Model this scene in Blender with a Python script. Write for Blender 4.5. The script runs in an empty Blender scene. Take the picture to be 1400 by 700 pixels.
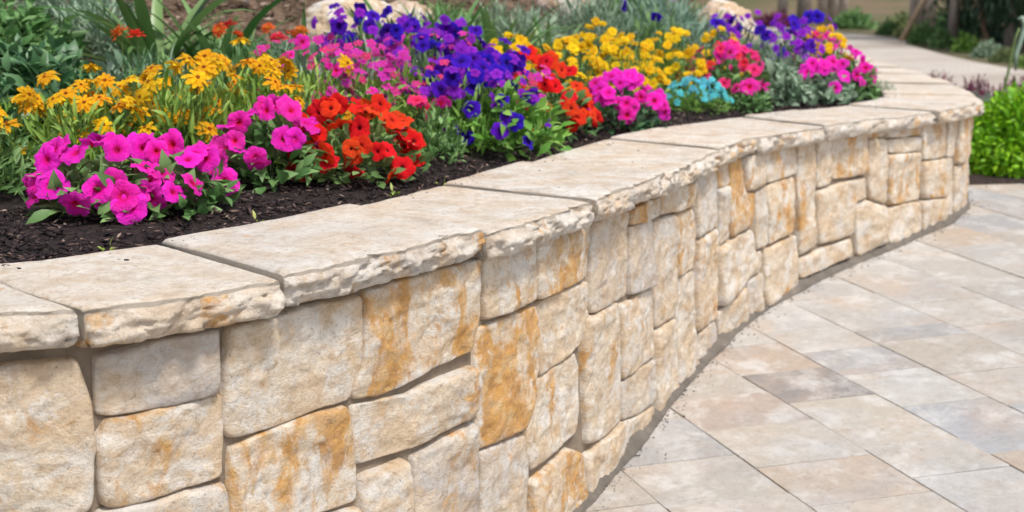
import bpy, math, random
import numpy as np
from mathutils import Vector, Matrix, geometry as mgeo
R = math.radians
rng = np.random.default_rng(7); random.seed(7)
scene = bpy.context.scene
COL = scene.collection
# ---------------------------------------------------------------- camera, world, sun, exposure
CAMZ = 1.36
cam_d = bpy.data.cameras.new('camera'); cam = bpy.data.objects.new('camera', cam_d); COL.objects.link(cam)
cam.location = (0, 0, CAMZ); cam.rotation_euler = (R(90) - math.atan(350 / 1800), 0, 0)
cam_d.sensor_width = 36; cam_d.lens = 46.29; cam_d.clip_start = .05; cam_d.clip_end = 400
cam_d.dof.use_dof = True; cam_d.dof.focus_distance = 2.25; cam_d.dof.aperture_fstop = 5.6
scene.camera = cam
w = bpy.data.worlds.new('World'); scene.world = w; w.use_nodes = True
nt = w.node_tree; bg = nt.nodes['Background']
sky = nt.nodes.new('ShaderNodeTexSky'); sky.sky_type = 'NISHITA'; sky.sun_disc = False
SUN_EL, SUN_AZ = R(60), R(146)          # azimuth clockwise from +Y: behind the camera, to the right
sky.sun_elevation = SUN_EL; sky.sun_rotation = SUN_AZ; sky.dust_density = 3; sky.air_density = 1
hs = nt.nodes.new('ShaderNodeHueSaturation'); hs.inputs['Saturation'].default_value = .5
nt.links.new(sky.outputs[0], hs.inputs['Color']); nt.links.new(hs.outputs[0], bg.inputs[0]); bg.inputs[1].default_value = .125
sd = bpy.data.lights.new('sun', 'SUN'); so = bpy.data.objects.new('sun', sd); COL.objects.link(so)
sd.energy = 2.3; sd.angle = R(10); sd.color = (1, .955, .89)
sv = Vector((math.sin(SUN_AZ) * math.cos(SUN_EL), math.cos(SUN_AZ) * math.cos(SUN_EL), math.sin(SUN_EL)))
so.rotation_euler = sv.to_track_quat('Z', 'Y').to_euler(); so.location = (0, -3, 8)
scene.view_settings.view_transform = 'Standard'; scene.view_settings.look = 'None'
scene.view_settings.exposure = .41; scene.view_settings.gamma = 1
scene.render.engine = 'CYCLES'; scene.cycles.use_denoising = True
scene.cycles.max_bounces = 6; scene.cycles.diffuse_bounces = 3; scene.cycles.transmission_bounces = 3
# ---------------------------------------------------------------- numbers measured on the wall (plan curve, stones, joints)
CURVE = [[-3.2,1.75],[-3.121,1.737],[-3.042,1.724],[-2.963,1.712],[-2.884,1.699],[-2.805,1.686],[-2.726,1.673],[-2.647,1.661],[-2.568,1.648],[-2.489,1.636],[-2.41,1.625],[-2.33,1.615],[-2.251,1.606],[-2.171,1.598],[-2.092,1.59],[-2.012,1.582],[-1.932,1.576],[-1.853,1.571],[-1.773,1.567],[-1.693,1.565],[-1.613,1.565],[-1.533,1.567],[-1.453,1.57],[-1.373,1.575],[-1.293,1.583],[-1.214,1.593],[-1.135,1.607],[-1.057,1.623],[-0.979,1.641],[-0.902,1.662],[-0.825,1.685],[-0.75,1.712],[-0.676,1.744],[-0.606,1.782],[-0.541,1.828],[-0.48,1.88],[-0.423,1.936],[-0.369,1.995],[-0.317,2.056],[-0.267,2.118],[-0.217,2.181],[-0.168,2.244],[-0.12,2.308],[-0.074,2.373],[-0.029,2.44],[0.012,2.508],[0.052,2.578],[0.089,2.648],[0.126,2.72],[0.161,2.791],[0.196,2.863],[0.23,2.936],[0.264,3.008],[0.296,3.081],[0.328,3.155],[0.359,3.228],[0.39,3.303],[0.42,3.377],[0.451,3.45],[0.482,3.524],[0.514,3.597],[0.548,3.67],[0.582,3.742],[0.617,3.814],[0.653,3.885],[0.69,3.957],[0.728,4.027],[0.768,4.096],[0.809,4.165],[0.853,4.232],[0.898,4.298],[0.945,4.363],[0.993,4.427],[1.043,4.489],[1.095,4.55],[1.148,4.61],[1.202,4.669],[1.257,4.727],[1.312,4.785],[1.367,4.843],[1.422,4.901],[1.477,4.959],[1.532,5.018],[1.586,5.076],[1.641,5.134],[1.696,5.192],[1.75,5.252],[1.802,5.312],[1.851,5.376],[1.896,5.442],[1.935,5.511],[1.97,5.583],[1.999,5.658],[2.024,5.734],[2.047,5.811],[2.067,5.888],[2.087,5.965],[2.106,6.043],[2.124,6.121],[2.141,6.199],[2.158,6.277],[2.174,6.356],[2.19,6.434],[2.205,6.513],[2.221,6.591],[2.236,6.67],[2.25,6.749],[2.263,6.827],[2.276,6.907],[2.288,6.986],[2.299,7.065],[2.31,7.144],[2.321,7.223],[2.331,7.303],[2.342,7.382],[2.354,7.461],[2.365,7.54],[2.376,7.619],[2.388,7.699],[2.399,7.778],[2.41,7.857],[2.422,7.936],[2.433,8.015],[2.443,8.095],[2.453,8.174],[2.462,8.254],[2.471,8.333],[2.478,8.413],[2.486,8.492],[2.493,8.572],[2.5,8.652],[2.507,8.732],[2.514,8.811],[2.521,8.891],[2.529,8.97],[2.536,9.05],[2.543,9.13],[2.55,9.21],[2.557,9.289],[2.564,9.369],[2.571,9.449],[2.578,9.528],[2.585,9.608],[2.592,9.688],[2.599,9.767],[2.606,9.847],[2.612,9.927],[2.617,10.007],[2.622,10.086],[2.627,10.166],[2.63,10.246],[2.634,10.326],[2.638,10.406],[2.641,10.486],[2.644,10.566],[2.648,10.646],[2.651,10.726],[2.655,10.806],[2.658,10.886],[2.662,10.966],[2.665,11.046],[2.669,11.126],[2.672,11.205],[2.676,11.285],[2.679,11.365],[2.683,11.445],[2.686,11.525],[2.69,11.605],[2.693,11.685],[2.696,11.765],[2.7,11.845],[2.703,11.925],[2.707,12.005],[2.71,12.085],[2.714,12.165],[2.717,12.244],[2.721,12.324],[2.724,12.404],[2.728,12.484],[2.731,12.564],[2.735,12.644],[2.738,12.724],[2.741,12.804],[2.745,12.884],[2.748,12.964]]
STONES = [["S1",0.25,0.1,[[2.479,-0.505],[2.537,-0.502],[2.643,-0.505],[2.651,-0.524],[2.661,-0.575],[2.66,-0.625],[2.652,-0.724],[2.645,-0.73],[2.582,-0.738],[2.461,-0.741]]],["S2",0.0,0.8,[[2.675,-0.503],[2.877,-0.495],[2.87,-0.594],[2.765,-0.595],[2.689,-0.595],[2.67,-0.59]]],["S3",0.42,0.1,[[2.689,-0.604],[2.777,-0.602],[2.878,-0.603],[2.88,-0.642],[2.873,-0.73],[2.776,-0.73],[2.692,-0.735],[2.672,-0.728],[2.667,-0.648],[2.668,-0.626]]],["S4",0.1,0.4,[[2.663,-0.74],[2.875,-0.745],[2.88,-0.817],[2.869,-0.912],[2.654,-0.885]]],["S0b",0.2,0.2,[[2.46,-0.751],[2.651,-0.74],[2.646,-0.883],[2.451,-0.866]]],["S5",0.0,0.15,[[2.898,-0.496],[3.183,-0.495],[3.183,-0.586],[3.176,-0.643],[3.155,-0.651],[3.15,-0.671],[3.082,-0.667],[3.017,-0.671],[2.895,-0.675],[2.885,-0.661],[2.887,-0.578]]],["S6",0.56,0.1,[[2.894,-0.69],[3.017,-0.681],[3.141,-0.681],[3.156,-0.729],[3.162,-0.798],[3.162,-0.858],[3.01,-0.846],[2.897,-0.84],[2.885,-0.794]]],["S7",0.55,0.2,[[3.197,-0.488],[3.513,-0.48],[3.515,-0.534],[3.505,-0.59],[3.487,-0.64],[3.482,-0.657],[3.383,-0.659],[3.3,-0.671],[3.223,-0.681],[3.165,-0.673],[3.158,-0.658],[3.184,-0.618],[3.19,-0.555]]],["S8",0.25,0.2,[[3.157,-0.685],[3.299,-0.699],[3.383,-0.691],[3.494,-0.688],[3.504,-0.72],[3.498,-0.777],[3.478,-0.789],[3.297,-0.795],[3.164,-0.793],[3.159,-0.743]]],["S9",0.1,0.2,[[3.174,-0.817],[3.283,-0.818],[3.288,-0.862],[3.285,-0.967],[3.177,-0.965],[3.169,-0.867]]],["S10",0.3,0.6,[[3.307,-0.818],[3.381,-0.812],[3.493,-0.802],[3.502,-0.867],[3.496,-1.047],[3.302,-1.052]]],["S11a",0.25,0.2,[[3.531,-0.486],[3.735,-0.485],[3.742,-0.607],[3.536,-0.604]]],["S11b",0.58,0.1,[[3.745,-0.485],[4.002,-0.489],[4.0,-0.551],[3.997,-0.604],[3.752,-0.608]]],["S12",0.7,0.1,[[3.512,-0.623],[3.742,-0.623],[3.756,-0.641],[3.75,-0.75],[3.684,-0.865],[3.505,-0.859],[3.498,-0.777],[3.504,-0.662]]],["S13",0.15,0.0,[[3.763,-0.619],[4.002,-0.618],[4.013,-0.713],[3.967,-0.757],[3.764,-0.774]]],["S14",0.35,0.1,[[3.707,-0.881],[3.761,-0.784],[3.951,-0.775],[3.969,-0.805],[3.971,-0.908],[3.955,-0.955],[3.724,-0.972],[3.707,-0.929]]],["S15",0.0,0.4,[[3.515,-0.871],[3.684,-0.881],[3.701,-0.959],[3.701,-1.081],[3.514,-1.068]]],["S16",0.58,0.1,[[3.725,-0.999],[3.914,-0.984],[3.987,-1.021],[3.999,-1.163],[3.726,-1.164]]],["S17",0.25,0.3,[[4.029,-0.491],[4.268,-0.496],[4.279,-0.703],[4.053,-0.702],[4.026,-0.682]]],["S18",0.1,0.6,[[4.299,-0.544],[4.49,-0.551],[4.503,-0.726],[4.302,-0.708]]],["S18t",0.5,0.1,[[4.302,-0.497],[4.554,-0.503],[4.558,-0.55],[4.31,-0.538]]],["S18u",0.3,0.1,[[4.568,-0.501],[4.844,-0.498],[4.857,-0.568],[4.578,-0.551]]],["S19",0.3,0.15,[[3.995,-0.699],[4.053,-0.712],[4.225,-0.714],[4.251,-0.914],[4.256,-1.018],[4.101,-1.021],[4.022,-1.003],[3.993,-0.777]]],["S20",0.1,0.1,[[4.241,-0.724],[4.504,-0.738],[4.531,-0.922],[4.267,-0.913]]],["S21",0.15,0.5,[[4.268,-0.924],[4.532,-0.934],[4.546,-1.028],[4.506,-1.049],[4.273,-1.023]]],["S22",0.15,0.15,[[4.009,-1.028],[4.274,-1.035],[4.527,-1.059],[4.544,-1.101],[4.261,-1.114],[4.021,-1.133]]],["S23",0.25,0.3,[[4.511,-0.564],[4.706,-0.576],[4.719,-0.733],[4.707,-0.854],[4.532,-0.844]]],["S24",0.4,0.1,[[4.72,-0.574],[4.844,-0.576],[4.891,-0.642],[4.88,-0.75],[4.741,-0.749]]],["S25",0.0,0.1,[[4.533,-0.856],[4.716,-0.866],[4.749,-1.102],[4.607,-1.106],[4.551,-1.101]]],["S26",0.1,0.2,[[4.728,-0.759],[4.894,-0.764],[4.917,-0.944],[4.942,-1.074],[4.833,-1.104],[4.762,-1.1]]],["S27",0.1,0.35,[[4.871,-0.495],[5.076,-0.489],[5.092,-0.663],[4.913,-0.665]]],["S28",0.45,0.1,[[4.914,-0.678],[5.1,-0.673],[5.12,-0.729],[5.126,-0.951],[4.938,-0.949]]],["S29",0.0,0.5,[[4.954,-0.966],[5.12,-0.958],[5.13,-1.065],[4.964,-1.08]]],["S30",0.3,0.1,[[5.089,-0.486],[5.199,-0.481],[5.205,-0.549],[5.102,-0.549]]],["S31",0.0,0.35,[[5.103,-0.556],[5.199,-0.555],[5.215,-0.72],[5.133,-0.725]]],["S32",0.7,0.1,[[5.212,-0.482],[5.312,-0.482],[5.328,-0.589],[5.412,-0.604],[5.409,-0.708],[5.235,-0.719]]],["S33",0.3,0.1,[[5.331,-0.481],[5.497,-0.477],[5.507,-0.587],[5.348,-0.589]]],["S34",0.4,0.1,[[5.515,-0.476],[5.743,-0.47],[5.754,-0.578],[5.531,-0.585]]],["S35",0.1,0.3,[[5.431,-0.607],[5.52,-0.599],[5.543,-0.789],[5.442,-0.794]]],["S36",0.45,0.1,[[5.538,-0.598],[5.743,-0.587],[5.744,-0.776],[5.555,-0.793]]],["S37",0.2,0.1,[[5.134,-0.739],[5.41,-0.722],[5.437,-0.803],[5.503,-0.804],[5.497,-0.867],[5.375,-0.881],[5.158,-0.925]]],["S38",0.3,0.2,[[5.153,-0.943],[5.377,-0.901],[5.406,-1.02],[5.401,-1.039],[5.179,-1.069]]],["S39",0.0,0.4,[[5.401,-0.893],[5.51,-0.879],[5.522,-1.012],[5.438,-1.027]]],["S40",0.25,0.15,[[5.522,-0.81],[5.779,-0.796],[5.8,-0.97],[5.545,-1.004]]],["S41",0.3,0.15,[[5.76,-0.467],[5.883,-0.459],[5.924,-0.853],[5.807,-0.87]]],["S42",0.4,0.1,[[5.904,-0.463],[5.997,-0.46],[6.018,-0.639],[5.926,-0.647]]],["S43",0.5,0.1,[[6.013,-0.464],[6.253,-0.465],[6.269,-0.626],[6.028,-0.626]]],["S44",0.1,0.2,[[5.922,-0.662],[6.266,-0.644],[6.285,-0.72],[6.199,-0.727],[6.195,-0.846],[5.955,-0.852]]],["S45",0.15,0.1,[[5.819,-0.884],[6.185,-0.862],[6.197,-0.926],[5.826,-0.958]]],["S46",0.05,0.2,[[6.21,-0.736],[6.303,-0.736],[6.425,-0.774],[6.446,-0.91],[6.241,-0.935]]],["S47",0.15,0.2,[[6.273,-0.507],[6.401,-0.511],[6.429,-0.758],[6.301,-0.722]]],["S48",0.5,0.1,[[6.269,-0.469],[6.397,-0.47],[6.4,-0.5],[6.272,-0.499]]],["S49",0.4,0.1,[[6.414,-0.468],[6.687,-0.473],[6.692,-0.516],[6.418,-0.507]]],["S50",0.1,0.2,[[6.425,-0.516],[6.694,-0.525],[6.701,-0.58],[6.43,-0.566]]],["S50b",0.6,0.1,[[6.432,-0.577],[6.702,-0.588],[6.713,-0.772],[6.453,-0.766]]],["S51",0.4,0.1,[[6.706,-0.474],[6.902,-0.473],[6.926,-0.622],[6.724,-0.616]]],["S52",0.35,0.1,[[6.725,-0.628],[6.928,-0.634],[6.952,-0.786],[6.738,-0.772]]],["S53",0.2,0.1,[[6.932,-0.472],[7.014,-0.471],[7.017,-0.627],[6.949,-0.627]]],["S54",0.1,0.1,[[6.449,-0.78],[6.714,-0.784],[6.738,-0.919],[6.465,-0.918]]],["S54b",0.1,0.1,[[6.733,-0.783],[6.954,-0.799],[6.97,-0.895],[6.75,-0.915]]],["S55",0.2,0.2,[[6.95,-0.636],[7.018,-0.636],[7.059,-0.882],[6.995,-0.889]]],["X1",0.2,0.2,[[2.45,-0.877],[2.645,-0.894],[2.636,-1.082],[2.437,-1.057]]],["X2",0.4,0.1,[[2.653,-0.896],[2.869,-0.922],[2.864,-1.139],[2.642,-1.083]]],["X3",0.1,0.5,[[2.889,-0.853],[3.162,-0.871],[3.164,-1.086],[2.881,-1.023]]],["X4",0.2,0.2,[[2.88,-1.036],[3.164,-1.099],[3.166,-1.228],[2.875,-1.13]]],["X5",0.2,0.2,[[3.177,-0.979],[3.293,-0.98],[3.292,-1.209],[3.17,-1.201]]],["X6",0.5,0.1,[[3.308,-1.069],[3.496,-1.062],[3.499,-1.203],[3.305,-1.185]]],["X7",0.1,0.1,[[3.516,-1.082],[3.708,-1.095],[3.716,-1.227],[3.515,-1.194]]]]
JOINTS = [[2.485,2.273],[2.645,2.519],[2.977,3.032],[3.484,3.584],[3.934,4.008],[4.432,4.486],[5.005,5.12],[5.374,5.47],[5.878,5.999]]
CROSS = [["0",1.457,-2.733],["0",1.38,-2.493],["1",1.696,-2.834],["1",1.669,-2.588],["1",1.775,-3.057],["1",1.657,-2.36],["2",1.959,-3.142],["2",1.957,-2.906],["2",1.962,-2.565],["2",1.958,-2.38],["2",1.989,-3.386],["3",2.247,-3.225],["3",2.23,-3.019],["3",2.253,-2.748],["3",2.237,-2.407],["3",2.272,-3.434],["4",2.484,-2.891],["4",2.494,-3.203],["4",2.498,-3.318],["4",2.442,-2.637]]
CURVE = np.array(CURVE); NC = len(CURVE); DS = .08
_T = np.gradient(CURVE, axis=0); _T /= np.linalg.norm(_T, axis=1)[:, None]
_N = np.c_[-_T[:, 1], _T[:, 0]]          # inward normal (into the bed)
SMAX = DS * (NC - 1)
def wp(s, d):
    s = np.clip(np.asarray(s, float), 0, SMAX - 1e-6); d = np.asarray(d, float)
    i = s / DS; xs = np.arange(NC)
    p = np.stack([np.interp(i, xs, CURVE[:, 0]), np.interp(i, xs, CURVE[:, 1])], -1)
    n = np.stack([np.interp(i, xs, _N[:, 0]), np.interp(i, xs, _N[:, 1])], -1)
    n /= np.linalg.norm(n, axis=-1, keepdims=True)
    return p + n * d[..., None]
def curve_dist(P):
    """signed distance to the wall's outer curve (positive inside the bed) for many points, and s"""
    P = np.asarray(P, float); out = np.full(len(P), 1e9); sd_ = np.zeros(len(P)); ss = np.zeros(len(P))
    for k in range(0, NC - 1, 1):
        a, b = CURVE[k], CURVE[k + 1]; ab = b - a
        u = np.clip(((P - a) @ ab) / (ab @ ab), 0, 1); q = P - a - u[:, None] * ab
        dd = np.hypot(q[:, 0], q[:, 1]); m = dd < out
        out[m] = dd[m]; sg = np.sign(ab[0] * q[:, 1] - ab[1] * q[:, 0]); sg[sg == 0] = 1; sd_[m] = sg[m]; ss[m] = (k + u[m]) * DS
    return out * sd_, ss
# ---------------------------------------------------------------- vector noise
def _h(ix, iy, iz):
    n = (ix.astype(np.int64) * 374761393 + iy.astype(np.int64) * 668265263 + iz.astype(np.int64) * 2147483647) & 0xffffffff
    n = ((n ^ (n >> 13)) * 1274126177) & 0xffffffff
    return ((n ^ (n >> 16)) & 0xffff) / 65535.0 * 2 - 1
def vn(P, scale=1.0, seed=0):
    P = np.asarray(P, float) * scale + seed * 17.31
    f = np.floor(P); t = P - f; t = t * t * (3 - 2 * t); f = f.astype(np.int64)
    r = 0
    for dx in (0, 1):
        for dy in (0, 1):
            for dz in (0, 1):
                wgt = (t[..., 0] if dx else 1 - t[..., 0]) * (t[..., 1] if dy else 1 - t[..., 1]) * (t[..., 2] if dz else 1 - t[..., 2])
                r = r + wgt * _h(f[..., 0] + dx, f[..., 1] + dy, f[..., 2] + dz)
    return r
def fbm(P, scale=1.0, seed=0, o=4, g=.5):
    a = 1; r = 0; s_ = 0
    for k in range(o):
        r = r + a * vn(P, scale * 2.03 ** k, seed + k); s_ += a; a *= g
    return r / s_
# ---------------------------------------------------------------- mesh helpers
def mesh(name, V, F, mat=None, parent=None, smooth=True, cols=None, link=True, face_cols=None):
    me = bpy.data.meshes.new(name); V = np.asarray(V, float)
    if isinstance(F, np.ndarray):
        F = F.astype(np.int32); k = F.shape[1]; n = len(F)
        me.vertices.add(len(V)); me.vertices.foreach_set('co', V.ravel())
        me.loops.add(n * k); me.loops.foreach_set('vertex_index', F.ravel())
        me.polygons.add(n); me.polygons.foreach_set('loop_start', np.arange(0, n * k, k, dtype=np.int32))
        me.update(calc_edges=True)
    else:
        me.from_pydata([tuple(v) for v in V], [], [tuple(f) for f in F])
    me.validate()
    if smooth: me.polygons.foreach_set('use_smooth', [True] * len(me.polygons))
    if cols is not None:
        a = me.color_attributes.new('Col', 'FLOAT_COLOR', 'POINT')
        c = np.ones((len(V), 4)); c[:, :np.asarray(cols).shape[1]] = cols; a.data.foreach_set('color', c.ravel())
    if mat: me.materials.append(mat)
    if not link: return me
    o = bpy.data.objects.new(name, me); COL.objects.link(o)
    if parent: o.parent = parent
    return o
def inst(name, me, parent, M):
    o = bpy.data.objects.new(name, me); COL.objects.link(o); o.parent = parent; o.matrix_local = M
    return o
def tag(o, label=None, cat=None, group=None, kind=None):
    if label: o['label'] = label
    if cat: o['category'] = cat
    if group: o['group'] = group
    if kind: o['kind'] = kind
    return o
def empty(name, loc, label, cat, group=None, rz=0):
    o = bpy.data.objects.new(name, None); COL.objects.link(o); o.location = loc; o.rotation_euler = (0, 0, rz); o.empty_display_size = .1
    return tag(o, label, cat, group)
class MB:
    def __init__(s): s.V = []; s.F = []; s.C = []; s.n = 0
    def add(s, V, F, C=None):
        V = np.asarray(V, float); s.V.append(V); s.F += [tuple(int(i) + s.n for i in f) for f in F]
        s.C.append(np.tile(C if C is not None else (1, 1, 1), (len(V), 1)) if C is None or np.ndim(C) == 1 else np.asarray(C)); s.n += len(V)
    def obj(s, name, mat, parent=None, smooth=True, link=True):
        return mesh(name, np.vstack(s.V), s.F, mat, parent, smooth, np.vstack(s.C), link)
def tube(mb, pts, rads, n=6, C=(1, 1, 1), cap=True):
    pts = [Vector(p) for p in pts]; V = []; F = []
    for i, p in enumerate(pts):
        t = (pts[min(i + 1, len(pts) - 1)] - pts[max(i - 1, 0)]).normalized()
        a = t.orthogonal().normalized(); b = t.cross(a)
        if i: # keep frame coherent
            a = (pa - t * pa.dot(t)).normalized(); b = t.cross(a)
        pa = a
        for k in range(n):
            th = 2 * math.pi * k / n; V.append(p + (a * math.cos(th) + b * math.sin(th)) * rads[i])
    for i in range(len(pts) - 1):
        for k in range(n): F.append((i * n + k, i * n + (k + 1) % n, (i + 1) * n + (k + 1) % n, (i + 1) * n + k))
    if cap: F.append(tuple(range(n))[::-1]); F.append(tuple((len(pts) - 1) * n + k for k in range(n)))
    mb.add([tuple(v) for v in V], F, C)
# ---------------------------------------------------------------- material helpers
def newmat(name):
    m = bpy.data.materials.new(name); m.use_nodes = True; n = m.node_tree
    b = n.nodes['Principled BSDF']; b.inputs['Roughness'].default_value = .8; b.inputs['Specular IOR Level'].default_value = .3
    return m, n, b
def N(n, t, **k):
    x = n.nodes.new('ShaderNode' + t)
    for a, v in k.items():
        if a.startswith('i_'): x.inputs[a[2:].replace('_', ' ')].default_value = v
        else: setattr(x, a, v)
    return x
def L(n, a, b): n.links.new(a, b)
def noise(n, vec, scale, detail=5, rough=.55, dist=0):
    x = N(n, 'TexNoise'); x.inputs['Scale'].default_value = scale; x.inputs['Detail'].default_value = detail
    x.inputs['Roughness'].default_value = rough; x.inputs['Distortion'].default_value = dist
    if vec: L(n, vec, x.inputs['Vector'])
    return x.outputs['Fac']
def ramp(n, fac, stops):
    x = N(n, 'ValToRGB'); r = x.color_ramp
    while len(r.elements) < len(stops): r.elements.new(.5)
    for e, (p, c) in zip(r.elements, stops): e.position = p; e.color = (*c, 1) if len(c) == 3 else c
    L(n, fac, x.inputs[0]); return x.outputs[0]
def mix(n, fac, a, b, mode='MIX'):
    x = N(n, 'Mix', data_type='RGBA', blend_type=mode)
    for s_, v in ((0, fac), (6, a), (7, b)):
        if hasattr(v, 'node'): L(n, v, x.inputs[s_])
        else: x.inputs[s_].default_value = v if s_ == 0 else (*v, 1)
    return x.outputs[2]
def mth(n, op, a, b=0.0, clamp=False):
    x = N(n, 'Math', operation=op, use_clamp=clamp)
    for k, v in enumerate((a, b)):
        if hasattr(v, 'node'): L(n, v, x.inputs[k])
        else: x.inputs[k].default_value = v
    return x.outputs[0]
def bump(n, b, h, dist, strength=1.0, prev=None):
    x = N(n, 'Bump'); x.inputs['Distance'].default_value = dist; x.inputs['Strength'].default_value = strength
    L(n, h, x.inputs['Height'])
    if prev: L(n, prev, x.inputs['Normal'])
    L(n, x.outputs[0], b.inputs['Normal']); return x.outputs[0]
def coords(n, scale=(1, 1, 1)):
    g = N(n, 'NewGeometry'); m = N(n, 'Mapping'); m.inputs['Scale'].default_value = scale
    L(n, g.outputs['Position'], m.inputs['Vector']); return m.outputs[0]

def stone_material(name, cream=(.69, .56, .41), pale=(.84, .78, .68), stain_on=True, busy=1.0):
    m, n, b = newmat(name); g = coords(n)
    at = N(n, 'VertexColor', layer_name='Col'); sep = N(n, 'SeparateColor'); L(n, at.outputs[0], sep.inputs[0])
    # per-stone offset so that patterns never run across a joint
    off = N(n, 'VectorMath', operation='SCALE'); L(n, at.outputs[0], off.inputs[0]); off.inputs['Scale'].default_value = 37
    ad = N(n, 'VectorMath', operation='ADD'); L(n, g, ad.inputs[0]); L(n, off.outputs[0], ad.inputs[1]); p = ad.outputs[0]
    st = N(n, 'Mapping'); st.inputs['Scale'].default_value = (1, 1, 2.6); st.inputs['Rotation'].default_value = (.25, .15, 0); L(n, p, st.inputs[0])
    vs = N(n, 'Mapping'); vs.inputs['Scale'].default_value = (1, 1, .6); L(n, p, vs.inputs[0])
    base = ramp(n, noise(n, st.outputs[0], 9, 6, .6, .8), [(.3, tuple(c * .78 for c in cream)), (.45, cream), (.56, tuple((a + c) / 2 for a, c in zip(cream, pale))), (.68, pale)])
    base = mix(n, ramp(n, noise(n, p, 4.2, 4, .6, 1), [(.40, (0, 0, 0)), (.66, (.6 * (.5 + .5 * busy),) * 3)]), base, (.66, .47, .29))
    base = mix(n, ramp(n, noise(n, p, 13, 9, .72, .4), [(.48, (0, 0, 0)), (.58, (.85 * busy,) * 3)]), base, (.80, .78, .74))
    grey = mth(n, 'MULTIPLY', mth(n, 'ADD', sep.outputs['Green'], -.05), ramp(n, noise(n, p, 6.5, 4, .6), [(.36, (.15,) * 3), (.58, (1,) * 3)]), True)
    base = mix(n, grey, base, (.44, .42, .42))
    if stain_on:
        sn = noise(n, vs.outputs[0], 13, 9, .68, .5)
        thr = mth(n, 'ADD', mth(n, 'MULTIPLY', sep.outputs['Red'], .27), mth(n, 'ADD', sn, -.63))
        sf = mth(n, 'MULTIPLY', thr, 10, True)
        base = mix(n, mth(n, 'MULTIPLY', sf, .85), base, ramp(n, noise(n, p, 30, 4), [(.3, (.44, .20, .04)), (.5, (.62, .31, .065)), (.68, (.68, .46, .22))]))
    base = mix(n, 1.0, base, ramp(n, noise(n, p, 75, 6, .75), [(.32, (.80, .75, .70)), (.46, (1, 1, 1)), (.68, (1.08, 1.08, 1.08))]), 'MULTIPLY')
    base = mix(n, ramp(n, noise(n, st.outputs[0], 11, 8, .70, .3), [(.52, (0, 0, 0)), (.61, (.6 * busy,) * 3)]), base, (.50, .345, .205))
    # thin brown veins and dark pits
    v = mth(n, 'ABSOLUTE', mth(n, 'ADD', noise(n, st.outputs[0], 7, 6, .6, 1.6), -.5))
    base = mix(n, ramp(n, v, [(.0, (.5,) * 3), (.012, (0, 0, 0))]), base, (.38, .26, .16))
    pit = ramp(n, noise(n, p, 120, 3, .7), [(.3, (.6,) * 3), (.36, (0, 0, 0))])
    base = mix(n, pit, base, (.25, .18, .12))
    L(n, base, b.inputs['Base Color']); b.inputs['Roughness'].default_value = .88; b.inputs['Specular IOR Level'].default_value = .2
    h = mth(n, 'ADD', mth(n, 'MULTIPLY', noise(n, p, 30, 9, .72, .1), 1.0), mth(n, 'MULTIPLY', v, -.4))
    b1 = bump(n, b, h, .013, .75 + .2 * busy); bump(n, b, noise(n, p, 260, 4, .7), .002, .8, b1)
    return m
def mortar_material(name, c=(.27, .235, .20)):
    m, n, b = newmat(name); g = coords(n)
    base = ramp(n, noise(n, g, 14, 6, .7), [(.3, tuple(x * .6 for x in c)), (.6, c), (.75, tuple(x * 1.35 for x in c))])
    L(n, base, b.inputs['Base Color']); b.inputs['Roughness'].default_value = .95
    bump(n, b, noise(n, g, 180, 5, .7), .004, .9); return m
def leaf_material(name, c, c2=None, rough=.5, trans=.25):
    m, n, b = newmat(name)
    at = N(n, 'VertexColor', layer_name='Col'); oi = N(n, 'ObjectInfo')
    sep = N(n, 'SeparateColor'); L(n, at.outputs[0], sep.inputs[0])
    c2 = c2 or tuple(x * 2.1 for x in c)
    base = mix(n, sep.outputs['Red'], c, c2)
    h = N(n, 'HueSaturation'); L(n, base, h.inputs['Color'])
    L(n, mth(n, 'ADD', mth(n, 'MULTIPLY', oi.outputs['Random'], .03), .485), h.inputs['Hue'])
    L(n, h.outputs[0], b.inputs['Base Color']); b.inputs['Roughness'].default_value = rough; b.inputs['Specular IOR Level'].default_value = .45
    tr = N(n, 'BsdfTranslucent'); L(n, h.outputs[0], tr.inputs[0])
    ms = N(n, 'MixShader'); ms.inputs[0].default_value = trans
    out = n.nodes['Material Output']; L(n, b.outputs[0], ms.inputs[1]); L(n, tr.outputs[0], ms.inputs[2]); L(n, ms.outputs[0], out.inputs[0])
    return m
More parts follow.
